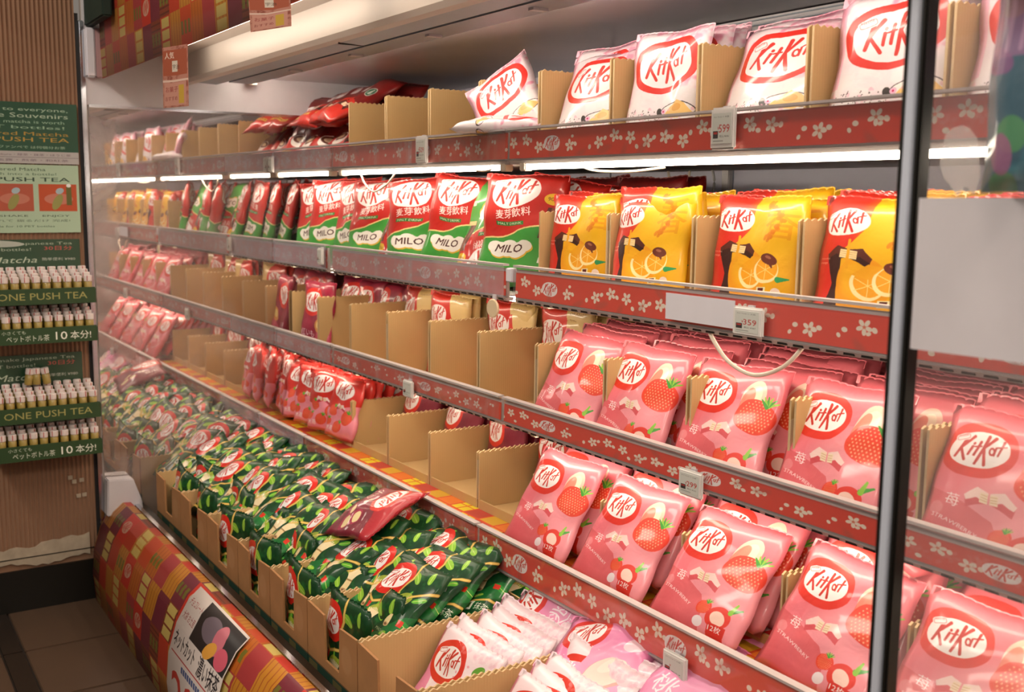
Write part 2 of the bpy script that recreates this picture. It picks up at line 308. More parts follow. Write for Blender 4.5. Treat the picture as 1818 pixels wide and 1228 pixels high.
def art_plaid(n=1024):
    c = Cv(n, 1.0, '#c5391c'); P = ['#c5391c', '#c96a1c', '#7a2436', '#c9862a', '#b33a3c', '#8a3a20', '#cf4a20', '#d08a24']
    g = 8
    for i in range(g):
        for j in range(g):
            x0, y0, d = i / g, j / g, 1 / g; k = (i * 3 + j * 5) % 8
            c.rect(x0, y0, x0 + d, y0 + d, P[k])
            if k in (1, 3, 7):
                for m in range(4): c.rect(x0 + d * (.08 + .25 * m), y0, x0 + d * (.13 + .25 * m), y0 + d, '#a8481a', .7)
            if k == 5:
                for m in range(6): c.rect(x0, y0 + d * (.06 + .16 * m), x0 + d, y0 + d * (.11 + .16 * m), '#5e2616', .8)
            if (i + 2 * j) % 5 == 0:
                for m in range(3): c.rect(x0 + d * .12, y0 + d * (.03 + .33 * m), x0 + d * .88, y0 + d * (.30 + .33 * m), '#d9c06a')
            if (i + 2 * j) % 5 == 2:
                for m in range(3): c.rect(x0 + d * (.04 + .32 * m), y0 + d * .3, x0 + d * (.24 + .32 * m), y0 + d * .65, '#77782a', .9)
            if (i + 2 * j) % 10 == 8: c.rect(x0, y0, x0 + d, y0 + d, '#cf2e1a'); logo(c, x0 + d / 2, y0 + d / 2, d * .36, .1, flag=False, lc='#cf2e1a', wh='#d9a890')
    return c
def art_lining():
    c = Cv(1024, .25, '#c8401c')
    for i in range(16):
        x = i / 16; k = i % 4
        for m in range(4):
            y = m * .0625
            c.rect(x + .003, y + .003, x + .0595, y + .0595, ['#d8c21c', '#b0382c', '#c89a24', '#d87020'][(k + m) % 4])
            if (k + m) % 4 == 0: c.rect(x + .028, y, x + .033, y + .0625, '#c8401c'); c.rect(x, y + .03, x + .06, y + .033, '#c8401c')
    return c
def art_crate():
    c = Cv(384, .85, '#a9794c'); c.mottle(.2, .08, 7)
    c.rect(0, 0, 1, .34, '#173c2c'); c.rect(0, .34, 1, .352, '#6a4a2c')
    for i in range(4):
        for j in range(3):
            if (i + j) % 2 == 0: c.rect(i / 4 + .02, j * .12 - .03, i / 4 + .2, j * .12 + .085, '#6b5a30', .85)
    c.ell(.8, .6, .1, .12, '#b98d62', al=.5, soft=12)
    return c
def art_tag(price):
    c = Cv(256, 1.15, '#c9cbc4'); c.text('ｷｯﾄ ﾁｮｺﾚｰﾄ 大袋', .08, .98, .05, '#555', width=.8); c.rect(.05, .2, .32, .48, '#3a3434'); c.rect(.08, .36, .28, .44, '#b03a34')
    if price: c.text(price, .36, .42, .30, '#b03028', bold=3, width=.56)
    c.text('¥', .28, .52, .12, '#b03028'); c.text('税込 ¥' + (str(int(int(price) * 1.08)) if price else ''), .4, .24, .07, '#444', width=.5); c.rect(.06, .08, .6, .12, '#8a8a86'); return c
def art_sign1():
    c = Cv(512, 1.0, '#1d4a34')
    for t, y, h, col in (('A tribute to everyone,', .86, .055, '#9fb8a0'), ('Japanese Souvenirs', .75, .075, '#a8bca6'), ('Only Kyoto matcha is worth', .66, .05, '#8fae94'), ('10 PET bottles!', .57, .05, '#8fae94'), ('Powdered Matcha', .46, .06, '#a88434'), ('ONE PUSH TEA', .36, .07, '#b08c38'), ('ポストハウンドファンペで は何個分お茶', .25, .035, '#9cb49c')):
        c.text(t, .93 if False else .5, y, h, col, width=.86 if h > .05 else .8, align=1, bold=1)
    c.rect(0, 0, 1, .2, '#aaa6a4')
    c.text('ONE PUSH TEA・Gyokuro・緑茶・抹茶・ほうじ茶', .04, .13, .03, '#6a5c64', width=.9); c.text('宇治・抹茶・玉露・煎茶・和紅茶', .04, .04, .03, '#6a5c64', width=.88); c.rect(0, .1, 1, .106, '#5a5458')
    return c
def art_sign2():
    c = Cv(512, 1.1, '#a3bba0'); c.text('Powdered Matcha', .5, 1.0, .05, '#36503c', align=1, width=.5); c.text('One push into a bottle!', .5, .93, .04, '#4a6450', align=1, width=.66); c.text('ONE PUSH TEA', .5, .83, .065, '#243e30', align=1, width=.86, bold=2)
    for k, x in enumerate((.03, .36, .69)):
        c.rect(x, .35, x + .29, .79, ['#a8402c', '#a85038', '#b34820'][k]); c.ell(x + .15, .55, .11, .09, '#b8705c'); c.ell(x + .14, .5, .035, .13, '#8c8a4a', -.2); c.ell(x + .16, .68, .03, .05, '#9ab0b8', -.2)
    c.rect(.90, .45, .94, .75, '#5a5a22'); c.ell(.92, .77, .018, .03, '#ddd')
    c.text('OPEN      SHAKE     ENJOY', .08, .26, .03, '#3a4a3a', width=.84); c.text('ボトルに入れて 振るだけ 完成!', .06, .18, .03, '#4a5a4a', width=.86); c.text('One bottle for 10 PET bottles', .2, .09, .03, '#3c503e', width=.6); return c
def art_header(n):
    c = Cv(512, .5, '#24452f'); c.text('You can make Japanese Tea', .04, .42, .042, '#a8b4a0', width=.9); c.text('for 10 PET bottles!', .04, .33, .045, '#a8b4a0', width=.58)
    c.text('30日分', .72, .34, .05, '#c05048', width=.22, bold=1); c.text('Premium', .02, .17, .03, '#a8b4a0', width=.25); c.text('Matcha', .30, .15, .09, '#b4c0ac', shear=.25, width=.36); c.text('簡単便利 ¥980', .70, .18, .035, '#c8c8c0', width=.26)
    if n: c.ell(.35, .44, .22, .05, '#a9b0a6', -.05)
    return c
def art_label(k):
    c = Cv(512, .2, '#26421f')
    if k: c.text('小さくても', .1, .13, .035, '#d8dccc', width=.22); c.text('ペットボトル茶', .14, .04, .06, '#e2e4d6', width=.40); c.text('10', .60, .04, .10, '#f0f0e4', width=.11, bold=1); c.text('本分!', .74, .045, .08, '#e8e8dc', width=.2, bold=1)
    else: c.text('ONE PUSH TEA', .08, .06, .085, '#a09a5a', width=.84, bold=1)
    return c
def art_299():
    c = Cv(512, 1.15, '#d8ccc6'); c.rect(.3, .80, .99, 1.13, '#241c1c'); c.ell(.55, .98, .16, .10, '#6a5c66'); c.ell(.72, .97, .09, .12, '#c46a78'); c.ell(.66, .86, .10, .06, '#d99a3c', .6); c.ell(.86, .88, .1, .08, '#d0566a')
    c.text('チョコレート', .04, 1.0, .05, '#b05050', width=.25); c.text('大袋 お土産', .04, .88, .05, '#a04a4a', width=.24); c.text('ネットカット', .04, .66, .10, '#241c20', width=.44, bold=4); c.text('濃い抹茶', .56, .64, .12, '#241c20', width=.40, bold=4)
    c.rect(.04, .60, .96, .61, '#b84040'); [c.rect(.3 + k * .045, .52, .335 + k * .045, .57, '#4a5a88') for k in range(9)]; c.text('299', .10, .10, .38, '#c2382e', width=.8, bold=7); c.text('円(税込)', .7, .03, .05, '#444', width=.24); return c
def art_pop():
    c = Cv(256, 1.7, '#b47a6a'); c.mottle(.12, .6, 5, '#8a4a3c'); c.rect(.02, .9, .98, 1.6, '#a05038'); c.rect(.4, 1.0, .62, 1.3, '#cfc0b0'); c.text('人気', .1, 1.38, .14, '#ecd8c8', bold=1); c.text('宇治', .42, 1.08, .10, '#3a2a20'); c.rect(0, .72, 1, .78, '#d8b8a8')
    c.rect(.06, .05, .94, .7, '#c08878'); c.text('お菓子', .12, .45, .12, '#8a3030', width=.5); c.rect(.65, .1, .85, .62, '#c09a3a'); c.text('おすすめ', .1, .2, .1, '#7a2c2c', width=.5); return c
# ------------------------------------------------------------------ materials
MATS = {}
def principled(name, col=(.8, .8, .8), rough=.5, metal=0, coat=0, spec=.5):
    m = bpy.data.materials.new(name); m.use_nodes = True; b = m.node_tree.nodes['Principled BSDF']
    if isinstance(col, str): col = srgb(col)
    b.inputs['Base Color'].default_value = (*col[:3], 1); b.inputs['Roughness'].default_value = rough; b.inputs['Metallic'].default_value = metal
    b.inputs['Coat Weight'].default_value = coat; b.inputs['Specular IOR Level'].default_value = spec
    return m, m.node_tree, b
def srgb(s):
    return tuple((v / 12.92 if v <= .04045 else ((v + .055) / 1.055) ** 2.4) for v in hx(s))
def mat(name, col, rough=.5, metal=0, coat=0, spec=.5, noise=0, nscale=30, bump=0, bscale=80):
    if name in MATS: return MATS[name]
    m, nt, b = principled(name, col, rough, metal, coat, spec); N, L = nt.nodes, nt.links
    if noise:
        tc = N.new('ShaderNodeTexCoord'); n = N.new('ShaderNodeTexNoise'); n.inputs['Scale'].default_value = nscale; n.inputs['Detail'].default_value = 4
        L.new(tc.outputs['Object'], n.inputs['Vector']); mx = N.new('ShaderNodeMix'); mx.data_type = 'RGBA'; c = srgb(col) if isinstance(col, str) else col
        mx.inputs[6].default_value = (*[v * (1 - noise) for v in c], 1); mx.inputs[7].default_value = (*[min(1, v * (1 + noise)) for v in c], 1)
        L.new(n.outputs['Fac'], mx.inputs[0]); L.new(mx.outputs[2], b.inputs['Base Color'])
    if bump:
        tc = N.new('ShaderNodeTexCoord'); n = N.new('ShaderNodeTexNoise'); n.inputs['Scale'].default_value = bscale; L.new(tc.outputs['Object'], n.inputs['Vector'])
        bp = N.new('ShaderNodeBump'); bp.inputs['Strength'].default_value = bump; bp.inputs['Distance'].default_value = .003; L.new(n.outputs['Fac'], bp.inputs['Height']); L.new(bp.outputs[0], b.inputs['Normal'])
    MATS[name] = m; return m
def imat(name, cv, rough=.35, coat=0, bump=0, bscale=40, spec=.5):
    m, nt, b = principled(name, (1, 1, 1), rough, 0, coat, spec); N, L = nt.nodes, nt.links
    t = N.new('ShaderNodeTexImage'); t.image = cv.image(name + '_print'); t.extension = 'REPEAT'; L.new(t.outputs[0], b.inputs['Base Color'])
    b.inputs['Coat Roughness'].default_value = .09
    if bump:
        tc = N.new('ShaderNodeTexCoord'); n = N.new('ShaderNodeTexNoise'); n.inputs['Scale'].default_value = bscale; n.inputs['Detail'].default_value = 3; n.inputs['Distortion'].default_value = .8
        L.new(tc.outputs['Object'], n.inputs['Vector']); bp = N.new('ShaderNodeBump'); bp.inputs['Strength'].default_value = bump; bp.inputs['Distance'].default_value = .006
        L.new(n.outputs['Fac'], bp.inputs['Height']); L.new(bp.outputs[0], b.inputs['Normal'])
    if name == 'bag_matcha': b.inputs['Coat Weight'].default_value = .35; b.inputs['Specular IOR Level'].default_value = .25
    MATS[name] = m; return m
def emis(name, col, s):
    m = bpy.data.materials.new(name); m.use_nodes = True; nt = m.node_tree; nt.nodes.clear(); e = nt.nodes.new('ShaderNodeEmission'); e.inputs[0].default_value = (*col, 1); e.inputs[1].default_value = s
    o = nt.nodes.new('ShaderNodeOutputMaterial'); nt.links.new(e.outputs[0], o.inputs[0]); MATS[name] = m; return m
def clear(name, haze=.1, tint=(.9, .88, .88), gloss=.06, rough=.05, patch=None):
    """thin clear sheet: mostly transparent, a little gloss, a little pale diffuse"""
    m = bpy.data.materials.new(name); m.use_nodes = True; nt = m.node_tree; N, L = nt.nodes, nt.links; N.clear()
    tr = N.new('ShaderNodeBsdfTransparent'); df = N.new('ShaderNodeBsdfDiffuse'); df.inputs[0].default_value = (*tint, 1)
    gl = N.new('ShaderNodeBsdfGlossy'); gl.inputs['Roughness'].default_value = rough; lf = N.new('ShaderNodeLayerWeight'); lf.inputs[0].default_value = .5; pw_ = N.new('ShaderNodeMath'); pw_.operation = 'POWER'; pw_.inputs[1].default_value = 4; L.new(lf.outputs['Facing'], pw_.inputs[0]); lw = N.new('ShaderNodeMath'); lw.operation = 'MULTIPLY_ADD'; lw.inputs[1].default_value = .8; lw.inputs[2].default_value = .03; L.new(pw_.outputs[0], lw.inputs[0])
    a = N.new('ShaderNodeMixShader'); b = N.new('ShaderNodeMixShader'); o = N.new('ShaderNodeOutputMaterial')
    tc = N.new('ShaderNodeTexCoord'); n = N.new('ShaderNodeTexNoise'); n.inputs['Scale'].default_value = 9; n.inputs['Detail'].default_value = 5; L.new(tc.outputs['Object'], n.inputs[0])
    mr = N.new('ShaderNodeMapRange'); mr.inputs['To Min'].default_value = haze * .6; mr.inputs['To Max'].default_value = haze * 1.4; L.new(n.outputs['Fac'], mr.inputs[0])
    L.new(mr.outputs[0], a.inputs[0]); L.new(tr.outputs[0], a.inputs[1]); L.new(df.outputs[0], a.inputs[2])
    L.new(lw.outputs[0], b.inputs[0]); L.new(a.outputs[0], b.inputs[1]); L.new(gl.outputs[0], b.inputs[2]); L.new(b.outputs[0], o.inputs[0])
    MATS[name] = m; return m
mat('card', '#c9a772', .85, noise=.05, nscale=14); mat('card_edge', '#d3b68a', .9, noise=.15, nscale=90); mat('card_torn', '#d9c3a0', .95, noise=.1)
# vertical corrugation lines in the board
def corrugate(m, axis_scale, depth):
    nt = m.node_tree; N, L = nt.nodes, nt.links; b = nt.nodes['Principled BSDF']; tc = N.new('ShaderNodeTexCoord'); wv = N.new('ShaderNodeTexWave'); wv.bands_direction = 'Y'; wv.inputs['Scale'].default_value = axis_scale; wv.inputs['Distortion'].default_value = .3
    L.new(tc.outputs['Object'], wv.inputs[0]); bp = N.new('ShaderNodeBump'); bp.inputs['Strength'].default_value = depth; bp.inputs['Distance'].default_value = .001; L.new(wv.outputs['Fac'], bp.inputs['Height']); L.new(bp.outputs[0], b.inputs['Normal'])
corrugate(MATS['card'], 55, .10)
mat('white_metal', '#c9c4c8', .45, noise=.05); mat('cream_metal', '#d8cdc4', .4, noise=.04, nscale=6); mat('grey_channel', '#8d949f', .45, noise=.06); mat('back_panel', '#dcdaea', .5, noise=.03, nscale=5)
mat('ceiling_metal', '#a39a9c', .22, noise=.12, nscale=4); mat('chrome', '#c8ccd6', .18, metal=1); mat('black', '#15130f', .35); mat('dark_metal', '#2b2a2a', .5)
mat('shelf_metal', '#b9b0ae', .45, noise=.06); mat('cream_plastic', '#e6d8c4', .45); mat('tag_plastic', '#dcd8d4', .4); mat('cable_white', '#ecdcc8', .5); mat('seal_pink', '#ef9fae', .3, coat=.5)
mat('kraft_wall', '#8a6850', .85, noise=.10, nscale=7); mat('paper_torn', '#a89a86', .9, noise=.3, nscale=40); mat('tile', '#4f3c2e', .45, noise=.14, nscale=9); mat('tile_dark', '#231a14', .4, noise=.2); mat('grout', '#2c221b', .9)
mat('bottle_amber', '#9a8440', .3, coat=.4); mat('cap_white', '#dcd0cc', .4); mat('band_red', '#b34a44', .4); mat('end_pink', '#b08a8c', .6); mat('tray_green', '#26421f', .6); mat('paper_white', '#d9d6de', .6, noise=.04); mat('dark_green', '#10261c', .7, noise=.3)
mat('post_metal', '#c9cfde', .3, metal=0, coat=.5); mat('bracket', '#b8b4b4', .4, metal=.3)
emis('tube_lit', (1, .84, .64), EM_TUBE); emis('tube_top', (1, .86, .68), EM_TUBE * 1.75); emis('tube_canopy', (1, .86, .70), EM_CANOPY); emis('tube_fixture', (1, .86, .70), 9)
clear('rail_clear', .03); clear('rail_hazy', .17, (.72, .66, .72)); clear('rail_dusty', .26, (.70, .66, .76)); clear('glass_right', .10, (.62, .58, .6), rough=.02)  # milkier rail covers: reflected white painted in as diffuse haze
# mirror: real mirror with a dusty film that thickens towards the front edge
def mirror_mat():
    m = bpy.data.materials.new('mirror'); m.use_nodes = True; nt = m.node_tree; N, L = nt.nodes, nt.links; N.clear()
    gl = N.new('ShaderNodeBsdfGlossy'); gl.inputs[0].default_value = (.74, .70, .68, 1); gl.inputs['Roughness'].default_value = .015
    df = N.new('ShaderNodeBsdfDiffuse'); df.inputs[0].default_value = (.50, .42, .40, 1); mx = N.new('ShaderNodeMixShader'); o = N.new('ShaderNodeOutputMaterial')
    tc = N.new('ShaderNodeTexCoord'); n = N.new('ShaderNodeTexNoise'); n.inputs['Scale'].default_value = 7; n.inputs['Detail'].default_value = 6; n.inputs['Distortion'].default_value = 1; L.new(tc.outputs['Object'], n.inputs[0])
    sp = N.new('ShaderNodeSeparateXYZ'); L.new(tc.outputs['Object'], sp.inputs[0]); mr = N.new('ShaderNodeMapRange'); mr.inputs['From Min'].default_value = .62; mr.inputs['From Max'].default_value = 1.2; mr.inputs['To Min'].default_value = .34; mr.inputs['To Max'].default_value = .03; L.new(sp.outputs[1], mr.inputs[0])
    mu = N.new('ShaderNodeMath'); mu.operation = 'MULTIPLY'; m2 = N.new('ShaderNodeMapRange'); m2.inputs['From Min'].default_value = .3; m2.inputs['From Max'].default_value = .7; m2.inputs['To Min'].default_value = .5; m2.inputs['To Max'].default_value = 1.6
    L.new(n.outputs['Fac'], m2.inputs[0]); L.new(mr.outputs[0], mu.inputs[0]); L.new(m2.outputs[0], mu.inputs[1]); L.new(mu.outputs[0], mx.inputs[0]); L.new(gl.outputs[0], mx.inputs[1]); L.new(df.outputs[0], mx.inputs[2]); L.new(mx.outputs[0], o.inputs[0])
    MATS['mirror'] = m
mirror_mat()
ORD = ['front', 'second', 'third', 'fourth', 'fifth', 'sixth', 'seventh', 'eighth', 'ninth', 'tenth', 'eleventh', 'twelfth', 'thirteenth', 'fourteenth']
# ------------------------------------------------------------------ mesh helpers
def shorten(l):
    for a, b in ((' and the ', ' and '), (' from the front', ' back'), (' of the ', ' of '), (' from the ', ' from '), (' on the ', ' on '), (' the ', ' '), (' wafer bag', ' bag')):
        if len(l.replace('-', ' ').split()) <= 15: break
        if a == ' from the front' and not l.startswith(tuple(ORD)): continue
        l = l.replace(a, b)
    return l
def tag(o, label=None, cat=None, group=None, kind=None):
    if label: o['label'] = shorten(label)
    if cat: o['category'] = cat
    if group: o['group'] = group
    if kind: o['kind'] = kind
    return o
def link(name, me, parent=None, loc=(0, 0, 0), rot=(0, 0, 0)):
    o = bpy.data.objects.new(name, me); C.objects.link(o); o.location = loc; o.rotation_euler = rot
    if parent: o.parent = parent
    return o
def empty(name, loc=(0, 0, 0)): return link(name, None, None, loc)
def mesh(name, V, F, m, uv=None, smooth=False, mi=None):
    me = bpy.data.meshes.new(name); me.from_pydata([tuple(v) for v in V], [], F)
    for q in (m if isinstance(m, (list, tuple)) else [m]): me.materials.append(MATS[q])
    if uv:
        l = me.uv_layers.new(name='UVMap')
        for p in me.polygons:
            for li, vi in zip(p.loop_indices, p.vertices): l.data[li].uv = uv[vi]
    if mi:
        for p, k in zip(me.polygons, mi): p.material_index = k
    if smooth:
        for p in me.polygons: p.use_smooth = True
    me.update(); return me
BXF = [(0, 3, 2, 1), (4, 5, 6, 7), (0, 1, 5, 4), (1, 2, 6, 5), (2, 3, 7, 6), (3, 0, 4, 7)]
class MB:
    def __init__(s): s.V = []; s.F = []
    def box(s, x0, y0, z0, x1, y1, z1, bev=0):
        n = len(s.V); s.V += [(x0, y0, z0), (x1, y0, z0), (x1, y1, z0), (x0, y1, z0), (x0, y0, z1), (x1, y0, z1), (x1, y1, z1), (x0, y1, z1)]; s.F += [tuple(n + i for i in f) for f in BXF]; return s
    def tube(s, pts, r, n=8):
        pts = [Vector(p) for p in pts]; b = len(s.V)
        for i, p in enumerate(pts):
            t = (pts[min(i + 1, len(pts) - 1)] - pts[max(i - 1, 0)]).normalized(); u = t.cross(Vector((0, 0, 1)))
            if u.length < .01: u = t.cross(Vector((1, 0, 0)))
            u.normalize(); v = t.cross(u); rr = r[i] if isinstance(r, (list, tuple)) else r
            for k in range(n): a = 2 * PI * k / n; s.V.append(tuple(p + u * rr * math.cos(a) + v * rr * math.sin(a)))
        for i in range(len(pts) - 1):
            for k in range(n): s.F.append((b + i * n + k, b + i * n + (k + 1) % n, b + (i + 1) * n + (k + 1) % n, b + (i + 1) * n + k))
        s.F.append(tuple(b + k for k in range(n))[::-1]); s.F.append(tuple(b + (len(pts) - 1) * n + k for k in range(n))); return s
    def lathe(s, prof, n=12, c=(0, 0, 0)):
        b = len(s.V)
        for (r, z) in prof:
            for k in range(n): a = 2 * PI * k / n; s.V.append((c[0] + r * math.cos(a), c[1] + r * math.sin(a), c[2] + z))
        for i in range(len(prof) - 1):
            for k in range(n): s.F.append((b + i * n + k, b + i * n + (k + 1) % n, b + (i + 1) * n + (k + 1) % n, b + (i + 1) * n + k))
        s.F.append(tuple(b + k for k in range(n))[::-1]); s.F.append(tuple(b + (len(prof) - 1) * n + k for k in range(n))); return s
    def prism(s, prof, x0, x1):
        """profile in (y,z) swept along x"""
        b = len(s.V); n = len(prof)
        for x in (x0, x1):
            for (y, z) in prof: s.V.append((x, y, z))
        for k in range(n): s.F.append((b + k, b + (k + 1) % n, b + n + (k + 1) % n, b + n + k))
        s.F.append(tuple(b + k for k in range(n))[::-1]); s.F.append(tuple(b + n + k for k in range(n))); return s
    def build(s, name, m, parent=None, smooth=False, bevel=0, loc=(0, 0, 0), rot=(0, 0, 0)):
        me = mesh(name, s.V, s.F, m)
        bm = bmesh.new(); bm.from_mesh(me); bmesh.ops.recalc_face_normals(bm, faces=bm.faces)
        if bevel: bmesh.ops.bevel(bm, geom=list(bm.edges), offset=bevel, segments=2, affect='EDGES', clamp_overlap=True)
        bm.to_mesh(me); bm.free()
        if smooth:
            for p in me.polygons: p.use_smooth = True
        return link(name, me, parent, loc, rot)
def quad(name, pts, m, parent=None, th=0.0, uvs=((0, 0), (1, 0), (1, 1), (0, 1))):
    """printed sheet with a thickness: front face first, pts = bl, br, tr, tl"""
    P = [Vector(p) for p in pts]; n = (P[1] - P[0]).cross(P[3] - P[0]).normalized()
    V = P + [p - n * max(th, .0006) for p in P]; F = [(0, 1, 2, 3), (7, 6, 5, 4), (0, 4, 5, 1), (1, 5, 6, 2), (2, 6, 7, 3), (3, 7, 4, 0)]
    return link(name, mesh(name, V, F, m, uv=list(uvs) * 2), parent)
# ------------------------------------------------------------------ artwork materials
for nm, fn in (('strawberry', art_strawberry), ('orange', art_orange), ('sakura', art_sakura), ('matcha', art_matcha), ('malt', art_malt), ('coffee', art_coffee), ('maroon', art_maroon), ('purple', art_purple), ('gold', art_gold), ('raspberry', art_raspberry), ('leaf', art_leaf), ('peach', art_peach), ('blue', art_blue)):
    imat('bag_' + nm, fn().squeeze({'sakura': .17, 'orange': .2, 'malt': .15, 'strawberry': .07, 'raspberry': .05}.get(nm, 0)), rough=.48, coat=.55, bump=.32, bscale=22)
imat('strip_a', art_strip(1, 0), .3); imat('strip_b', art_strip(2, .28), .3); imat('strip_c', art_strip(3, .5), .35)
imat('plaid', art_plaid(), .5, coat=.15); imat('lining', art_lining(), .5); imat('crate_print', art_crate(), .8)
for p in ('599', '509', '359', '299', ''): imat('tag_' + (p or 'blank'), art_tag(p), .4)
imat('sign_one', art_sign1(), .4); imat('sign_two', art_sign2(), .4); imat('header_one', art_header(1), .3, coat=.6); imat('header_two', art_header(0), .3, coat=.5); imat('label_one', art_label(0), .5); imat('label_two', art_label(1), .5)
imat('poster_price', art_299(), .5); imat('pop_card', art_pop(), .5)

# ================================================================== SETTING
WX = lambda k: -.865 - .2285 * k + (.0 if k >= 0 else .0)          # carton wall positions along the shelf
XM, YM = -3.14, .62                                                 # mirror plane and its front edge
XG, YG = -.635, .835                                                # right glass plane and its front edge
floor = MB().box(-4.2, -2.0, -.05, 1.8, .9, -.006).build('floor', 'grout'); floor['kind'] = 'structure'
tm = MB().box(-.1475, -.1475, -.006, .1475, .1475, 0).build('floor_tile', 'tile', floor, bevel=.002)
first = True
for i in range(9):
    for j in range(4):
        x, y = -3.30 + i * .30, .51 - j * .30 - (.05 if j > 0 else 0)
        if first: tm.location = (x, y, 0); first = False; continue
        o = tm.copy(); C.objects.link(o); o.location = (x, y, 0)
for i in range(5):
    MB().box(-3.45 + i * .6, .312, -.006, -2.855 + i * .6, .357, .0005).build('dark_floor_strip', 'tile_dark', floor)
# ribbed brown board wall at the end of the case
V, F = [], []
n = 0; y = -.75
while y < .598:
    for k in range(6):
        a = k / 6 * 2 * PI; V += [(XM - .004 + .0022 * math.cos(a), y + k * .0019, .14), (XM - .004 + .0022 * math.cos(a), y + k * .0019, 1.95)]
    y += .0114
for k in range(len(V) // 2 - 1): F.append((2 * k, 2 * k + 2, 2 * k + 3, 2 * k + 1))
wl = link('wall_left', mesh('wall_left', V, F, 'kraft_wall', smooth=True)); wl['kind'] = 'structure'
MB().box(XM - .06, -.75, 0, XM - .008, .600, 1.95).build('wall_core', 'kraft_wall', wl)
bb = MB().box(XM - .03, -.75, 0, XM - .001, .60, .118).build('baseboard_left', 'black'); bb['kind'] = 'structure'
# torn white paper band along the foot of the wall
pts_t, pts_b = [], []
yy = -.2
while yy <= .6: pts_t.append((yy, .178 + .010 * rnd.random() + .012 * (yy > .45))); pts_b.append((yy, .128 + .008 * rnd.random() - .006 * math.sin(yy * 30))); yy += .016
V = []; F = []
for (a, b) in zip(pts_t, pts_b): V += [(XM + .0005, b[0], b[1]), (XM + .0005, a[0], a[1]), (XM - .003, b[0], b[1]), (XM - .003, a[0], a[1])]
for k in range(len(pts_t) - 1):
    b = 4 * k; F += [(b, b + 4, b + 5, b + 1), (b + 1, b + 5, b + 7, b + 3), (b, b + 2, b + 6, b + 4)]
tag(link('torn_paper_band', mesh('torn_paper_band', V, F, 'paper_torn')), 'torn pale paper band peeling along the foot of the brown ribbed wall', 'paper strip')
MB().box(XM - .001, -.2, .152, XM + .0015, .60, .1545).build('trim_1', 'black')['kind'] = 'structure'
# scuff marks on the wall: flakes of torn paper
sc_ = MB()
for (px, py) in ((125, 848), (132, 855), (145, 852), (150, 878), (140, 880)):
    p = onX(px, py, XM); sc_.box(XM - .002, p[1] - .006, p[2] - .005, XM + .0002, p[1] + .006, p[2] + .006)
tag(sc_.build('torn_flake', 'paper_torn'), 'pale paper scraps left on the brown wall above the torn band', 'scrap', kind='stuff')
def wallsheet(name, m, px, label, cat, th=.0015):
    P = [onX(x, y, XM + .003) for x, y in px]; o = quad(name, P, m, None, th); return tag(o, label, cat)
def yz(y0, y1, z0, z1, x): return [(x, y0, z0), (x, y1, z0), (x, y1, z1), (x, y0, z1)]
def wsheet(name, m, y0, y1, z0, z1, label, cat, x=XM + .003): return tag(quad(name, yz(y0, y1, z0, z1, x), m, None, .0015), label, cat)
Y0 = .17
wsheet('wall_poster', 'sign_one', .265, .600, 1.236, 1.396, 'dark green wall poster about souvenirs, topmost on the brown ribbed wall', 'poster')
wsheet('instruction_poster', 'sign_two', .265, .597, .052 + 1, 1.233, 'pale green poster with three orange pictures below the dark green one', 'poster')
wsheet('header_card', 'header_one', .265, .592, .945, 1.034, 'dark green card with white sticker above the upper bottle trays', 'sign')
wsheet('header_card', 'header_two', .265, .585, .622, .722, 'dark green card behind the three loose bottles on the lower trays', 'sign')
# ---- tea bottle trays
def bottle(parent=None):
    o = MB().lathe([(.0098, 0), (.0105, .002), (.0105, .026), (.008, .029)], 12).build('tea_bottle', 'bottle_amber', None, smooth=True)
    MB().lathe([(.0098, .0285), (.0106, .030), (.0106, .043), (.0095, .0445)], 12).build('cap', 'cap_white', o)
    MB().box(.0098, -.002, .030, .0110, .0, .044).build('seal_band', 'band_red', o)
    return o
b0 = bottle(); used_b = False
ORD0 = ['front', 'second', 'third', 'fourth', 'fifth', 'sixth', 'seventh', 'eighth', 'ninth', 'tenth', 'eleventh', 'twelfth', 'thirteenth', 'fourteenth']
def dup(o, loc, rot=None, label=None, group=None):
    r = o.copy(); C.objects.link(r); r.location = loc
    if rot is not None: r.rotation_euler = rot
    for ch in o.children: c = ch.copy(); C.objects.link(c); c.parent = r
    if label: r['label'] = shorten(label)
    if group: r['group'] = group
    return r
trayname = ['topmost tray', 'second tray from the top', 'third tray from the top', 'bottom tray']
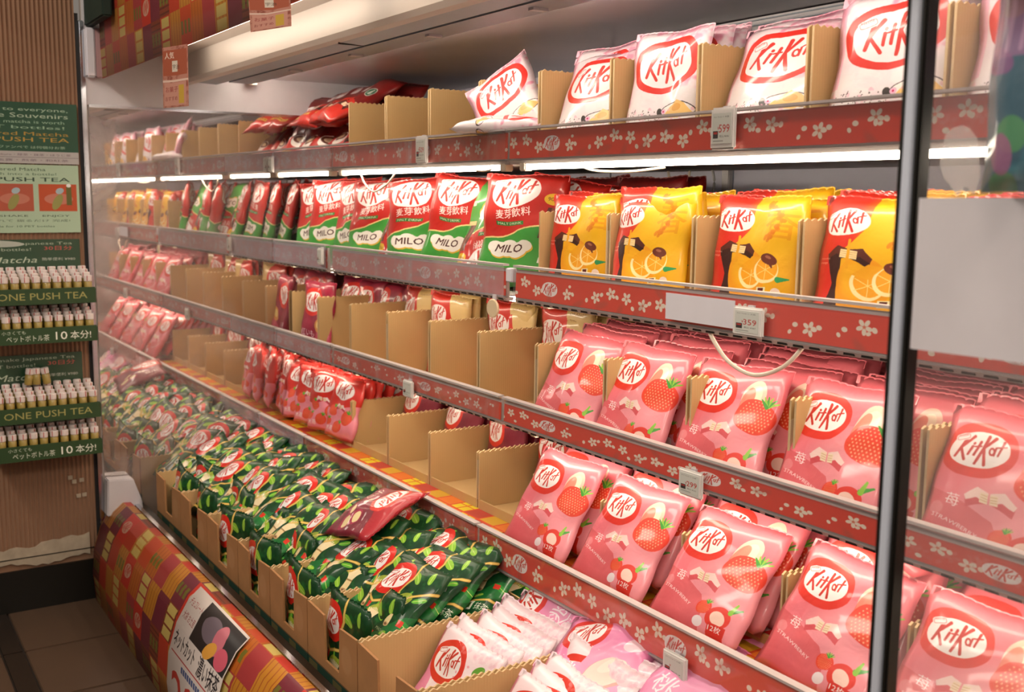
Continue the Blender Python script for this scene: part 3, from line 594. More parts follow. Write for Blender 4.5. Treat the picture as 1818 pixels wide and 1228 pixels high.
for ti, (pyl, lab) in enumerate(((524, 'label_one'), (592, 'label_two'), (729, 'label_one'), (794, 'label_two'))):
    xf = XM + .105; p = onX(150, pyl, xf); zc = p[2]; y1 = .607; y0 = y1 - .262
    t = empty('bottle_tray', (XM, y0, zc - .016)); tag(t, f'dark green card tray of small white-capped tea bottles, {trayname[ti]} on the brown wall', 'tray', 'bottle trays on the brown wall')
    W_ = y1 - y0
    for r_ in range(4): MB().box(.004 + .025 * r_, 0, 0, .004 + .025 * (r_ + 1), W_, .024 + .007 * (3 - r_)).build('step', 'tray_green', t)
    o = quad('front_panel', [(.107, 0, -.004), (.107, W_, -.004), (.107, W_, .038), (.107, 0, .038)], lab, t, .002)
    MB().box(.0, -.002, -.004, .105, 0, .034).build('side_panel', 'tray_green', t); MB().box(.0, W_, -.004, .105, W_ + .002, .034).build('side_panel', 'tray_green', t)
    for r_ in range(4):
        for c_ in range(10):
            loc = (XM + .0165 + .025 * r_, y0 + .014 + c_ * .0259, zc - .016 + .0245 + .007 * (3 - r_))
            lb = f'small white-capped tea bottle, {ORD[3-r_]} row, {ORD[c_] if c_ else "first"} from the left, {trayname[ti]}'
            rz = (0, 0, rnd.random() * 1.6 - .8)
            if not used_b: b0.location = loc; b0.rotation_euler = rz; tag(b0, lb, 'bottle', 'tea bottles in the wall trays'); used_b = True
            else: dup(b0, loc, rz, lb)
    if ti == 2:
        for k, (px, py) in enumerate(((50, 675), (65, 672), (84, 671))):
            q = onX(px, py + 8, XM + .045); dup(b0, (XM + .045, q[1], zc - .016 + .0245 + .021 + .044), (.15 * (k - 1), 0, 0), f'loose tea bottle standing on top of the third tray, {["left", "middle", "right"][k]} of three', 'loose bottles on the third tray')
# ---- end panel with mirror
mp = empty('mirror_end_panel', (0, 0, 0)); mp['kind'] = 'structure'; mp.name = 'wall_end'
quad('mirror_glass', [(XM, 1.78, .02), (XM, YM + .012, .02), (XM, YM + .012, 1.396), (XM, 1.78, 1.396)][::-1], 'mirror', mp, -.006)
bpy.data.objects['mirror_glass'].data.flip_normals()
MB().box(XM - .03, YM + .004, 0, XM - .0062, 1.80, 1.80).build('backing_panel', 'cream_metal', mp)
MB().box(XM - .006, YM + .004, 1.398, XM + .001, 1.78, 1.80).build('upper_panel', 'white_metal', mp)
MB().box(XM - .001, YM + .012, 1.392, XM + .004, 1.78, 1.399).build('top_bead', 'chrome', mp)
MB().box(XM - .012, YM - .006, 0, XM + .006, YM + .006, 1.62).build('front_edge_strip', 'chrome', mp, bevel=.002)
MB().box(XM - .034, YM - .016, 0, XM - .012, YM - .004, 1.64).build('edge_shadow_gap', 'dark_metal', mp)
wc = MB(); wc.prism([(.625, .25), (.725, .25), (.722, .285), (.700, .352), (.630, .356)], XM + .004, XM + .05); tag(wc.build('end_cap', 'white_metal', None, bevel=.003), 'white plastic end cap at the mirror end of the patterned front skirt', 'end cap')
# ---- back wall, ceiling of the case, canopy
bw = MB().box(XM, 1.75, 0, .3, 1.78, 1.56).build('wall_back', 'back_panel'); bw['kind'] = 'structure'
for k in range(7): MB().box(-.9 - k * .4525, 1.7465, .3, -.8975 - k * .4525, 1.751, 1.5).build('panel_joint', 'grey_channel', bw)
ce = MB().box(XM, 1.06, 1.50, .3, 1.75, 1.52).build('ceiling', 'ceiling_metal'); ce['kind'] = 'structure'
def rowx(x0, x1, name, prof, m, label, cat, parts=()):
    o = MB().prism(prof, x0, x1).build(name, m); return tag(o, label, cat)
ca = empty('canopy', (0, 0, 0)); tag(ca, 'cream and grey canopy over the open case, running above the top shelf', 'canopy')
MB().prism([(.885, 1.545), (.885, 1.480), (.892, 1.470), (.905, 1.466), (.905, 1.55)], XM + .002, .3).build('fascia', 'cream_metal', ca)
MB().prism([(.905, 1.466), (.955, 1.464), (.955, 1.49), (.905, 1.49)], XM + .10, .3).build('channel', 'grey_channel', ca)
MB().prism([(.958, 1.478), (.975, 1.478), (.975, 1.50), (.958, 1.50)], XM + .10, .3).build('channel_groove', 'dark_metal', ca)
MB().prism([(.978, 1.468), (1.045, 1.468), (1.06, 1.50), (.978, 1.50)], XM + .14, .3).build('channel', 'grey_channel', ca)
MB().box(XM, .70, 1.60, .3, 1.06, 1.62).build('top_plate', 'cream_metal', ca)
MB().prism([(.78, 1.55), (.885, 1.545), (.885, 1.60), (.74, 1.60)], XM + .002, .3).build('upper_fascia', 'cream_metal', ca)
for k in range(9): MB().box(-2.6 + k * .36, 1.00, 1.464, -2.585 + k * .36, 1.03, 1.469).build('clip', 'white_metal', ca)
MB().box(-2.07, .902, 1.463, -2.066, .957, 1.49).build('channel_joint', 'dark_metal', ca)
fx = empty('canopy_light', (0, 0, 0)); tag(fx, 'long cream lamp fixture under the canopy, above the cream fascia', 'light fitting')
MB().prism([(.80, 1.572), (.84, 1.566), (.86, 1.549), (.82, 1.545), (.80, 1.549)], XM + .16, .25).build('housing', 'cream_plastic', fx)
for k in range(3):
    x0 = XM + .28 + k * 1.08
    MB().tube([(x0, .80, 1.538), (x0 + .98, .80, 1.538)], .008, 12).build('lamp_tube', 'tube_fixture', fx, smooth=True)
    for q in (x0 - .02, x0 + 1.0): MB().box(q - .012, .785, 1.525, q + .012, .815, 1.552).build('lamp_holder', 'cream_plastic', fx, bevel=.003)
it = empty('inner_canopy_light', (0, 0, 0)); tag(it, 'lamp tube hidden behind the grey canopy channel, lighting the top shelf', 'light fitting')
MB().tube([(XM + .04, 1.085, 1.489), (.2, 1.085, 1.489)], .007, 10).build('lamp_tube', 'tube_canopy', it, smooth=True)
for q in (XM + .03, .21): MB().box(q - .01, 1.075, 1.478, q + .01, 1.095, 1.5).build('lamp_holder', 'cream_plastic', it)
bn = empty('patterned_banner', (0, 0, 0)); tag(bn, 'plaid red and orange printed banner along the front of the canopy', 'banner')
def plaidsheet(name, prof, x0, x1, m, parent, sc_u=1.25, nx=1):
    V = []; uv = []; F = []; L = 0; n = len(prof)
    for i, (y, z) in enumerate(prof):
        if i: L += math.hypot(y - prof[i - 1][0], z - prof[i - 1][1])
        for x in (x0, x1): V.append((x, y, z)); uv.append((x * sc_u, L * sc_u))
    for i in range(n - 1): F.append((2 * i, 2 * i + 1, 2 * i + 3, 2 * i + 2))
    o = link(name, mesh(name, V, F, m, uv=uv, smooth=n > 2), parent); md = o.modifiers.new('thickness', 'SOLIDIFY'); md.thickness = .002; return o
plaidsheet('banner_sheet', [(.665, 1.468), (.662, 1.56), (.66, 1.90)], XM + .03, .3, 'plaid', bn, 1.6)
MB().box(XM + .025, .667, 1.478, .3, .675, 1.90).build('backing_board', 'dark_metal', bn)
MB().box(XM + .004, .625, 1.47, XM + .03, .650, 1.60).build('end_strip', 'paper_white', bn, bevel=.004)
MB().box(XM + .004, .651, 1.47, XM + .03, .672, 1.60).build('end_strip', 'end_pink', bn, bevel=.002)
tag(MB().box(XM - .02, .63, 1.605, XM + .22, .655, 1.80).build('carton_on_top', 'dark_green', None, bevel=.004), 'dark green box edge above the banner at the mirror end', 'box')
for (pts, lab) in ((((290, 192), (334, 188), (332, 78), (288, 85)), 'brown price card hanging from the banner near the mirror end'), (((445, 57), (516, 46), (514, -20), (440, -16)), 'pink price card stuck on the banner, nearer the camera')):
    P = [onY(x, y, .657) for x, y in pts]; o = quad('hanging_card', P, 'pop_card', None, .0015); tag(o, lab, 'price card')
du = MB().prism([(1.50, 1.498), (1.50, 1.488), (1.51, 1.470), (1.62, 1.470), (1.745, 1.455), (1.745, 1.498)], -1.83, .29).build('duct_cover', 'white_metal'); tag(du, 'white ribbed duct cover under the case ceiling above the pink bags', 'duct cover')
for k in range(3): MB().box(-1.828, 1.497, 1.474 + .009 * k, .3, 1.501, 1.476 + .009 * k).build('rib', 'grey_channel', du)
# ---- tub at the bottom: platform, skirt, inner rail
tb = MB().box(XM + .003, .745, 0, .295, 1.744, .185).build('case_base', 'dark_metal'); tag(tb, 'dark platform of the case under the open crates', 'display case')
sk = empty('patterned_skirt', (0, 0, 0)); tag(sk, 'plaid red, orange and gold printed skirt along the foot of the case', 'skirt')
prof = [(.702, .268), (.690, .284), (.668, .286), (.640, .262), (.612, .215), (.592, .15), (.586, .08), (.592, 0.0)]
plaidsheet('skirt_sheet', prof[::-1], XM + .01, .3, 'plaid', sk, 1.6)
MB().box(XM + .01, .700, .02, .3, .742, .262).build('inner_rail', 'black', sk, bevel=.004)
MB().prism([(.700, .262), (.712, .262), (.712, .276), (.700, .276)], XM + .01, .3).build('bead', 'chrome', sk)
MB().box(XM + .0, .600, 0, XM + .03, .618, .05).build('foot', 'white_metal', sk, bevel=.004)
# price poster following the skirt
V, uv, F = [], [], []; L = 0; pp = [(y - .004 - .002, z + .001) for y, z in prof[2:]]; TL = sum(math.hypot(a[0] - b[0], a[1] - b[1]) for a, b in zip(pp, pp[1:]))
for i, (y, z) in enumerate(pp):
    if i: L += math.hypot(y - pp[i - 1][0], z - pp[i - 1][1])
    for x in (-2.315, -1.985): V.append((x, y, z)); uv.append(((x + 2.315) / .33, 1.15 / 1.15 * (1 - L / TL)))
for i in range(len(pp) - 1): F.append((2 * i, 2 * i + 1, 2 * i + 3, 2 * i + 2))
o = link('price_poster', mesh('price_poster', V, F, 'poster_price', uv=uv, smooth=True)); md = o.modifiers.new('thickness', 'SOLIDIFY'); md.thickness = .0012
tag(o, 'white price poster with red numerals stuck on the plaid skirt', 'poster')
# ---- right glass divider with chrome post
gd = empty('glass_divider', (XG, YG, 0)); tag(gd, 'clear glass divider with a chrome and black front post, right of the orange bags', 'divider')
MB().box(-.003, .012, .30, .003, .92, 1.49).build('glass_pane', 'glass_right', gd)
MB().box(-.0045, -.007, .19, .0045, .004, 1.75).build('chrome_strip', 'post_metal', gd, bevel=.001)
MB().box(-.0120, -.004, .19, -.0047, .014, 1.75).build('rubber_gasket', 'black', gd, bevel=.002)
MB().box(.0047, -.004, .19, .0110, .014, 1.75).build('rubber_gasket', 'black', gd, bevel=.002)
clear('residue', .26, (.86, .82, .80))
bl = [(1675, 262), (1678, 240), (1690, 228), (1708, 222), (1722, 228), (1735, 245), (1738, 275), (1741, 312), (1730, 345), (1712, 332), (1700, 350), (1688, 330), (1676, 318), (1668, 290)]
V = [onX(x, y, XG + .0032) for x, y in bl] + [onX(x, y, XG + .0038) for x, y in bl]; n = len(bl)
V = [(a - XG, b - YG, c_) for a, b, c_ in V]
link('sticker_residue', mesh('sticker_residue', V, [tuple(range(n))[::-1], tuple(range(n, 2 * n))] + [(a, (a + 1) % n, (a + 1) % n + n, a + n) for a in range(n)], 'residue'), gd)
# ================================================================== SHELVES
ROW = {'A': (1.238, 1.293, 1.232, 1.15), 'B': (.968, 1.026, .960, 1.15), 'C': (.700, .755, .702, 1.15), 'D': (.468, .496, .424, 1.09)}
rname = {'A': 'top shelf', 'B': 'second shelf', 'C': 'third shelf', 'D': 'lowest shelf'}
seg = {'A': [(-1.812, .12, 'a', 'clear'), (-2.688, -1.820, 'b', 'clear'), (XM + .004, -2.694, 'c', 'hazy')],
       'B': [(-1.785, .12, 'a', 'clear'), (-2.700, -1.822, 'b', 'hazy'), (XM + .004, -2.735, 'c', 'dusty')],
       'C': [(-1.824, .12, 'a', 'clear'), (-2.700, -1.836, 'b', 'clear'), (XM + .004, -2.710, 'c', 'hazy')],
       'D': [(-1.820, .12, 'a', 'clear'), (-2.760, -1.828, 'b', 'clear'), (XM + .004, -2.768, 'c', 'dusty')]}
sname = ['nearest unit', 'middle unit', 'unit beside the mirror']
for R, (z0, zt, zb, yr) in ROW.items():
    for k, (x0, x1, st, cl) in enumerate(seg[R]):
        sh = empty('display_shelf', ((x0 + x1) / 2, yr, z0)); cx = (x0 + x1) / 2; hw = (x1 - x0) / 2
        tag(sh, f'metal shelf with a flower-printed red price rail, {rname[R]}, {sname[k]}', 'shelf', 'shelves with flower-printed rails')
        T = lambda a: a - z0
        MB().box(-hw, .085 if R != 'A' else .04, -.022 if R != 'A' else -.013, hw, 1.742 - yr, -.004).box(-hw, .012, -.007, hw, .085, -.004).build('shelf_board', 'shelf_metal', sh)
        if R == 'D': quad('paper_lining', [(-hw, .008, -.002), (hw, .008, -.002), (hw, .14, -.002), (-hw, .14, -.002)], 'lining', sh, .0015, uvs=[(x0, 0), (x1, 0), (x1, .55), (x0, .55)])
        MB().prism([(.004, T(zb)), (.012, T(zb)), (.010, T(zt) - .008), (.004, T(zt) - .008)], -hw, hw).build('rail_back', 'shelf_metal', sh)
        t_ = .014 if R in 'BC' else .007
        quad('printed_strip', [(-hw, .0015, T(zb) + .003), (hw, .0015, T(zb) + .003), (hw, .003, T(zt) - t_), (-hw, .003, T(zt) - t_)], 'strip_' + st, sh, .001, uvs=[(x0 * 1.05, 0), (x1 * 1.05, 0), (x1 * 1.05, 1), (x0 * 1.05, 1)])
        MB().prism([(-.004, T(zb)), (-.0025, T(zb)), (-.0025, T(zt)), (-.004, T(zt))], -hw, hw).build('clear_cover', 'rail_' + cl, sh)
        MB().prism([(-.0045, T(zt) - .003), (.010, T(zt) - .003), (.010, T(zt) + .001), (-.0045, T(zt) + .001)], -hw, hw).build('top_bead', 'shelf_metal', sh)
        MB().prism([(.0, T(zb) - .001), (.022, T(zb) - .001), (.020, T(zb) - .008), (.006, T(zb) - .008)], -hw, hw).build('under_lip', 'shelf_metal', sh)
        if R in 'BC':
            sl = MB()
            for q in range(int(hw * 2 / .03)): sl.box(-hw + .01 + q * .03, .0015, T(zb) - .0062, -hw + .028 + q * .03, .0055, T(zb) - .0030)
            o = sl.build('slot_row', 'black', sh); o['kind'] = 'stuff'
        xa, xb = -hw + (.05 if k < 2 else .03), hw - (.03 if k else .2)
        zz = T(zb) - .012 if R == 'A' else min(T(zb) + .004, -.017); yy = .014 if R == 'A' else .055
        MB().tube([(xa, yy, zz), (xb, yy, zz)], .0068, 10).build('light_tube', 'tube_top' if R == 'A' else 'tube_lit', sh, smooth=True)
        for q in (xa - .008, xb + .008): MB().box(q - .01, yy - .010, zz - .009, q + .01, yy + .010, zz + .009).build('tube_holder', 'cream_plastic', sh, bevel=.002)
# shelf brackets/uprights on the back wall
for k, x in enumerate((-.66, -1.815, -2.70)):
    o = MB().box(x - .012, 1.735, .3, x + .012, 1.7495, 1.49).build('shelf_upright', 'bracket', None, bevel=.002); tag(o, ['metal upright on the back wall behind the glass divider', 'metal upright on the back wall at the joint of the two nearest units', 'metal upright on the back wall at the joint nearest the mirror'][k], 'upright')
# ================================================================== CARTONS
def wallmesh(depth, h, th=.0038, n=None, axis='y', seed=0):
    r = random.Random(seed); n = n or max(6, int(depth / .0135)) * 2; V = []; F = []; mi = []
    for i in range(n + 1):
        t = i / n * depth; z = h + (.0028 if i % 2 else -.0012) + r.uniform(-.0008, .0008)
        for (s, zz) in ((-th / 2, 0), (-th / 2, z), (th / 2, 0), (th / 2, z)): V.append((s, t, zz) if axis == 'y' else (t, s, zz))
    for i in range(n):
        b = 4 * i; F += [(b, b + 1, b + 5, b + 4), (b + 2, b + 6, b + 7, b + 3), (b + 1, b + 3, b + 7, b + 5)]; mi += [0, 0, 1]
    F += [(0, 2, 3, 1), (4 * n, 4 * n + 1, 4 * n + 3, 4 * n + 2)]; mi += [1, 1]
    me = mesh('side_wall', V, F, ['card', 'card_edge'], mi=mi); return me
WM = {}
def getwall(d, h, v): 
    k = (d, h, v)
    if k not in WM: WM[k] = wallmesh(d, h, seed=v)
    return WM[k]
def torn(parent, x, y0, z0, hgt, seed):
    r = random.Random(seed); V = []; F = []; n = 8
    for i in range(n + 1):
        z = z0 + hgt * i / n; w_ = .010 + .012 * r.random() * math.sin(PI * (i + .5) / (n + 1)); V += [(x, y0, z), (x, y0 + w_, z + .002)]
    for i in range(n): F.append((2 * i, 2 * i + 1, 2 * i + 3, 2 * i + 2))
    o = link('torn_paper', mesh('torn_paper', V, F, 'card_torn'), parent); md = o.modifiers.new('thickness', 'SOLIDIFY'); md.thickness = .0006
def slotname(k):
    return {-1: 'first bay behind the glass divider'}.get(k, (['first', 'second', 'third', 'fourth', 'fifth', 'sixth', 'seventh', 'eighth', 'ninth', 'tenth', 'eleventh'][k]) + ' bay from the post')
def carton(R, k, y0, h, d=.34):
    z0 = ROW[R][0]; xa, xb = WX(k + 1), WX(k)
    if k == -1: xa, xb = WX(0), XG - .012
    xa = max(xa, XM + .008); w_ = xb - xa - .004
    c = empty('carton', ((xa + xb) / 2, y0, z0 - .003)); tag(c, f'open brown card carton on the {rname[R]}, {slotname(k)}', 'carton', 'open cartons on the shelves')
    v = (k * 7 + ord(R)) % 5
    link('side_wall', getwall(d, h, v), c, (-w_ / 2 + .003, 0, 0), (0, 0, rnd.uniform(-.008, .008))); link('side_wall', getwall(d, h, v + 1), c, (w_ / 2 - .003, 0, 0), (0, 0, rnd.uniform(-.008, .008)))
    MB().box(-w_ / 2 + .006, d - .004, 0, w_ / 2 - .006, d, h).build('back_wall', 'card', c)
    MB().box(-w_ / 2 + .006, .002, 0, w_ / 2 - .006, d - .005, .003).build('base_panel', 'card', c)
    MB().box(-w_ / 2 + .006, 0, 0, w_ / 2 - .006, .0035, .022).build('front_lip', 'card', c)
    if (k * 5 + ord(R)) % 3 == 0 and w_ > .15: torn(c, w_ / 2 - .0005, -.0005, .02, h * .7, k + 3); 
    return c
for k in range(-1, 8): carton('A', k, 1.20, .170)
for k in range(-1, 4): carton('B', k, 1.20, .166)
for k in range(-1, 10): carton('C', k, 1.20, .168)
for k in range(-1, 10): carton('D', k, 1.20, .130, .30)
# ================================================================== BAGS
def bag_mesh(art, W, H, T, seed, crumple=1.0):
    r = np.random.RandomState(seed); nu, nv = 13, 15; V = []; uv = []; idx = {}; F = []
    ph = r.rand(8) * 6.28; b1, b2 = r.uniform(-.006, .006), r.uniform(-.01, .004)
    def pos(u, v, side):
        e = max(0, 1 - abs(2 * u - 1) ** 3.2) ** .55 * max(0, 1 - abs(2 * v - 1) ** 5) ** .6; crimp = 1 if .045 < v < .945 else .12
        y = T / 2 * e * crimp
        wr = .0022 * math.sin(9 * u + 5 * v + ph[0]) + .0018 * math.sin(17 * v - 7 * u + ph[1]) + .0014 * math.sin(27 * u + 11 * v + ph[2]) + .0016 * math.sin(31 * v + ph[3]) * (abs(2 * u - 1) ** 2)
        y += wr * e * crumple * (1 if side else .6) + T * .10 * math.sin(3 * PI * u + ph[4]) * e
        y = y if side == 0 else y
        X = (u - .5) * W * (1 - .035 * math.sin(PI * v)) + .002 * math.sin(13 * v + ph[5]) * crumple; Z = v * H * (1 - .012 * math.sin(PI * u)) + .0015 * math.sin(11 * u + ph[6])
        by = b1 * math.sin(PI * u * 1.5 + ph[7]) + b2 * v * v * 2
        return (X, by - y if side == 0 else by + y, Z)
    for side in (0, 1):
        for i in range(nu + 1):
            for j in range(nv + 1):
                u, v = i / nu, j / nv; bd = i in (0, nu) or j in (0, nv)
                if side and bd: idx[1, i, j] = idx[0, i, j]; continue
                idx[side, i, j] = len(V); V.append(pos(u, v, side)); uv.append((u, v))
    for side in (0, 1):
        for i in range(nu):
            for j in range(nv):
                f = (idx[side, i, j], idx[side, i + 1, j], idx[side, i + 1, j + 1], idx[side, i, j + 1]); F.append(f if side == 0 else f[::-1])
    me = mesh('wafer_bag', V, F, 'bag_' + art, uv=uv, smooth=True)
    V, F, uv = [], [], []; n = 26
    for i in range(n + 1):
        u = i / n; x, y, z = pos(u, 1, 0); dy = .0011 if i % 2 else -.0011
        for q, zz in enumerate((-.011, .0, .0)): V.append((x, y + dy + (.0008 if q == 2 else 0), z - .001 + (zz if q != 1 else .002 + (.0016 if i % 2 else 0)))); uv.append((u, .99))
    for i in range(n): F.append((3 * i, 3 * i + 3, 3 * i + 4, 3 * i + 1)); F.append((3 * i + 1, 3 * i + 4, 3 * i + 5, 3 * i + 2))
    return me, mesh('top_seal', V, F, 'bag_' + art, uv=uv)
SPEC = {'strawberry': (.205, .208, .034), 'orange': (.205, .196, .034), 'sakura': (.205, .208, .036), 'matcha': (.188, .215, .032), 'malt': (.215, .238, .036), 'coffee': (.20, .25, .04),
        'maroon': (.19, .19, .03), 'purple': (.18, .20, .032), 'gold': (.20, .212, .03), 'raspberry': (.145, .175, .034), 'leaf': (.205, .205, .028), 'peach': (.20, .20, .032), 'blue': (.22, .29, .06)}
BM = {}
def bag(art, x, y, z, lean=20, yaw=0, roll=0, label='', group='', seal=True, centre=False, sx=1, sz=1):
    v = rnd.randrange(4)
    if (art, v) not in BM: BM[art, v] = bag_mesh(art, *SPEC[art], seed=hash_(art) + v, crumple=1.8 if art in ('malt', 'coffee', 'raspberry', 'matcha', 'purple', 'peach') else 1.15)
    me, sl = BM[art, v]
    o = link(art.replace('malt', 'malt_drink').replace('gold', 'red_gold').replace('blue', 'gummy') + ('_wafer_bag' if art != 'blue' else '_bag'), me); o.rotation_mode = 'YXZ'; o.rotation_euler = (math.radians(-lean), math.radians(roll), math.radians(yaw)); o.scale = (sx, 1, sz)
    p = Vector((x, y, z))
    if centre: p = p - o.rotation_euler.to_matrix() @ Vector((0, 0, SPEC[art][1] / 2))
    o.location = p; tag(o, shorten(label), 'snack bag', group)
    if seal: link('top_seal', sl, o)
    return o
def hash_(s): return sum(ord(c) * (i + 3) for i, c in enumerate(s)) % 900
U = lambda a: rnd.uniform(-a, a)
def stack(art, what, R, k, y0, n, dy, lean, xc=None, z=None, jit=1.0, sz=1, where=None, first=(0, 0)):
    xc = xc if xc is not None else (WX(k) + WX(k + 1)) / 2 if k >= 0 else -.752
    z = z if z is not None else ROW[R][0] + .004
    up_ = .012 if (R == 'D' and art == 'strawberry') else 0
    for i in range(n):
        f = lean if i == 0 else lean - 2 - i * .4 + U(2.5) * jit
        lb = f'{ORD[i]} {what} from the front' if i else f'front {what}'
        bag(art, xc + U(.005) * jit + (first[0] if i == 0 else 0), y0 + i * dy + (.022 if up_ and i else 0) + U(.003) + (first[1] if i == 0 else 0), z + (abs(U(.006)) + up_ + (.0008 * i if up_ else 0) if i else 0), max(lean - .3 * i if up_ else f, 4), U(2.5) * jit, U(1.6) * jit, f'{lb}, {rname[R]}, {where or slotname(k)}', f'{what}s on the {rname[R]}', sz=sz * (1 + U(.03) * (i > 0)))
# --- row C and D strawberries
for k in range(-1, 4):
    stack('strawberry', 'pink strawberry wafer bag', 'C', k, 1.212, 13, .026, [22, 26, 25, 26, 23][k + 1], first=(-.036 if 0 <= k < 3 else 0, -.038))
for k, (dx, le, yw) in {-1: (0, 34, 0), 0: (.0, 33, 3), 1: (-.01, 34, -2), 2: (-.012, 33, 2), 3: (-.008, 31, 0)}.items():
    stack('strawberry', 'pink strawberry wafer bag', 'D', k, 1.125, 12, .032, le, xc=(WX(k) + WX(k + 1)) / 2 + dx if k >= 0 else -.752)
for j, (x, y, z, yw) in enumerate(((-.97, 1.345, .672, 80), (-.90, 1.40, .682, 70), (-1.0, 1.47, .675, 95))):
    bag('strawberry', x, y, z, 78, yw, 0, f'pink wafer bag lying flat across the lowest shelf stacks, {["front", "middle", "rear"][j]} of three', 'pink bags lying on the lowest shelf', centre=True)
# --- row C gold/red bags at the back of nearly empty cartons
for k in range(4, 8):
    stack('gold', 'red and gold wafer bag', 'C', k, 1.335 if k != 6 else 1.31, 6, .024, 9)
# --- purple pile
for i in range(5):
    for j in range(6):
        bag('purple', -2.74 - i * .088 + U(.01), 1.33 + j * .052, .715 + (.03 if j > 2 else 0) + abs(U(.01)), 24 + U(8), 8 + U(8), U(6), f'purple-red wafer bag in the pile near the mirror, third shelf, {ORD[j]} row, {ORD[i] if i else "first"} from the right', 'purple-red bags piled on the third shelf', sz=1.0)
bag('purple', -2.995, 1.215, .705, 14, 10, 0, 'purple-red wafer bag standing at the front of the third shelf beside the mirror', 'front bags of the third shelf')
# --- row D maroon
for k in range(4, 8):
    stack('maroon', 'maroon wafer bag', 'D', k, 1.33, 4, .028, 14)
for i in range(4):
    for j in range(8):
        bag('raspberry', -2.752 - i * .105 + U(.006), 1.185 + j * .036, .475 + abs(U(.008)), (14 if j else 12) + U(5), 14 + U(7), U(4), f'red and pink wafer bag, lowest shelf near the mirror, {ORD[j]} row, {ORD[i] if i else "first"} from the right', 'red and pink bags on the lowest shelf')
# --- row B orange
for k in range(-1, 4):
    stack('orange', 'red and orange wafer bag', 'B', k, 1.215 if k != 2 else 1.195, 9, .028, 9, jit=1.2)
# --- row B malt bags
xs = -1.865
for i in range(9):
    for j in range(3):
        up = 180 if (i * 3 + j) in (3, 12) else 0
        z = .972 + (.0 if not up else .0)
        x = xs - .03 - i * .139 + U(.014) + j * .03; y = 1.215 + .055 * j + U(.010)
        o = bag('malt', x, y, z + (.225 * .93 if up else 0), 17 + U(6) + 2 * j if not up else 17, 16 + U(12), (up + U(9)), f'red and green malt wafer bag, second shelf, {ORD[j]} row, {ORD[i] if i else "first"} from the cartons' + (', upside down' if up else ''), 'malt bags on the second shelf')
        if up: o.location = Vector((x, y, z)) - o.rotation_euler.to_matrix() @ Vector((0, 0, .238))
for i in range(8):
    for j in range(2):
        bag('coffee', -1.70 - i * .165 + U(.01), 1.42 + .05 * j, .972, 6 + U(2), U(8), U(3), f'dark red wafer bag at the back of the second shelf, {ORD[j]} row, {ORD[i] if i else "first"} from the right', 'dark red bags at the back of the second shelf', sz=.93)
for i in range(4):
    for j in range(3):
        bag('matcha', -2.02 - i * .2 + U(.02), 1.64, 1.0 + .07 * j, 62, 10 + U(10), 90, f'green wafer bag heaped at the back of the second shelf, {ORD[i] if i else "first"} heap from the right, {["bottom", "middle", "top"][j]}', 'green bags at the back of the second shelf', centre=True)
# --- row A sakura
for k, n in ((-1, 5), (0, 6), (1, 5), (2, 5), (3, 4)):
    stack('sakura', 'white and pink wafer bag', 'A', k, 1.215, n, .03, [16, 14, 22, 12, 18][k + 1], jit=1.4, sz=.98)
bag('sakura', -1.86, 1.215, 1.262, 18, 22, -34, 'crumpled pink wafer bag tipped over the carton edge, top shelf, left of the last white bags', 'tipped bags on the top shelf', centre=False, sx=.8)
bag('sakura', -1.895, 1.20, 1.305, 86, 12, 70, 'pink wafer bag lying flat over the rail of the top shelf', 'tipped bags on the top shelf', centre=True, sx=.62)
# --- row A coffee heap
for i in range(4):
    for j in range(3):
        bag('coffee', -2.800 - i * .088 + U(.010), 1.205 + j * .055, 1.244 + .010 * j + abs(U(.006)), (44 - 5 * j) + U(4) if i < 3 else 34, 14 + U(9), U(9), f'dark red coffee wafer bag heaped on the top shelf, {ORD[j]} row, {ORD[i] if i else "first"} from the cartons', 'dark red bags heaped on the top shelf', sz=.96)
for i in range(4):
    bag('coffee', -2.85 - i * .06, 1.315 + U(.015), 1.415 + U(.006), 66, 8 + U(12), U(14), f'dark red coffee wafer bag lying on top of the top-shelf heap, {ORD[i] if i else "first"} from the right', 'dark red bags lying on the heap', centre=True)
# ================================================================== CRATES AND MATCHA HEAP
SE = [-1.212, -1.442, -1.673, -1.909, -2.120, -2.330, -2.565, -2.800, -3.045]
def crate(i):
    xa, xb = SE[i + 1] + .002, SE[i] - .002; w_ = xb - xa; h = .187
    c = empty('crate', ((xa + xb) / 2, .752, .187)); tag(c, f'brown and dark green printed card crate on the base, {ORD[i] if i else "nearest"} from the near end', 'crate', 'printed crates along the base')
    # front panel with a notch
    o = [(-w_ / 2, 0), (w_ / 2, 0), (w_ / 2, h), (w_ * .17, h - .004), (w_ * .15, .095), (-w_ * .13, .095), (-w_ * .15, h - .004), (-w_ / 2, h)]
    V = [(x, 0, z) for x, z in o] + [(x, .0045, z) for x, z in o]; n = len(o)
    F = [(0, 5, 6, 7), (0, 1, 4, 5), (1, 2, 3, 4)]; F = F + [tuple(q + n for q in f[::-1]) for f in F] + [(a, a + n, (a + 1) % n + n, (a + 1) % n) for a in range(n)]
    uv = [((x + w_ / 2) / w_, z / h) for x, z in o] * 2
    link('front_panel', mesh('front_panel', V, F, 'crate_print', uv=uv), c)
    link('side_wall', getwall(.36, h, i % 4), c, (-w_ / 2 + .003, .005, 0)); link('side_wall', getwall(.36, h, i % 4 + 1), c, (w_ / 2 - .003, .005, 0))
    MB().box(-w_ / 2 + .006, .36, 0, w_ / 2 - .006, .364, h).build('back_wall', 'card', c); MB().box(-w_ / 2 + .006, .006, 0, w_ / 2 - .006, .359, .003).build('base_panel', 'card', c)
for i in range(len(SE) - 1): crate(i)
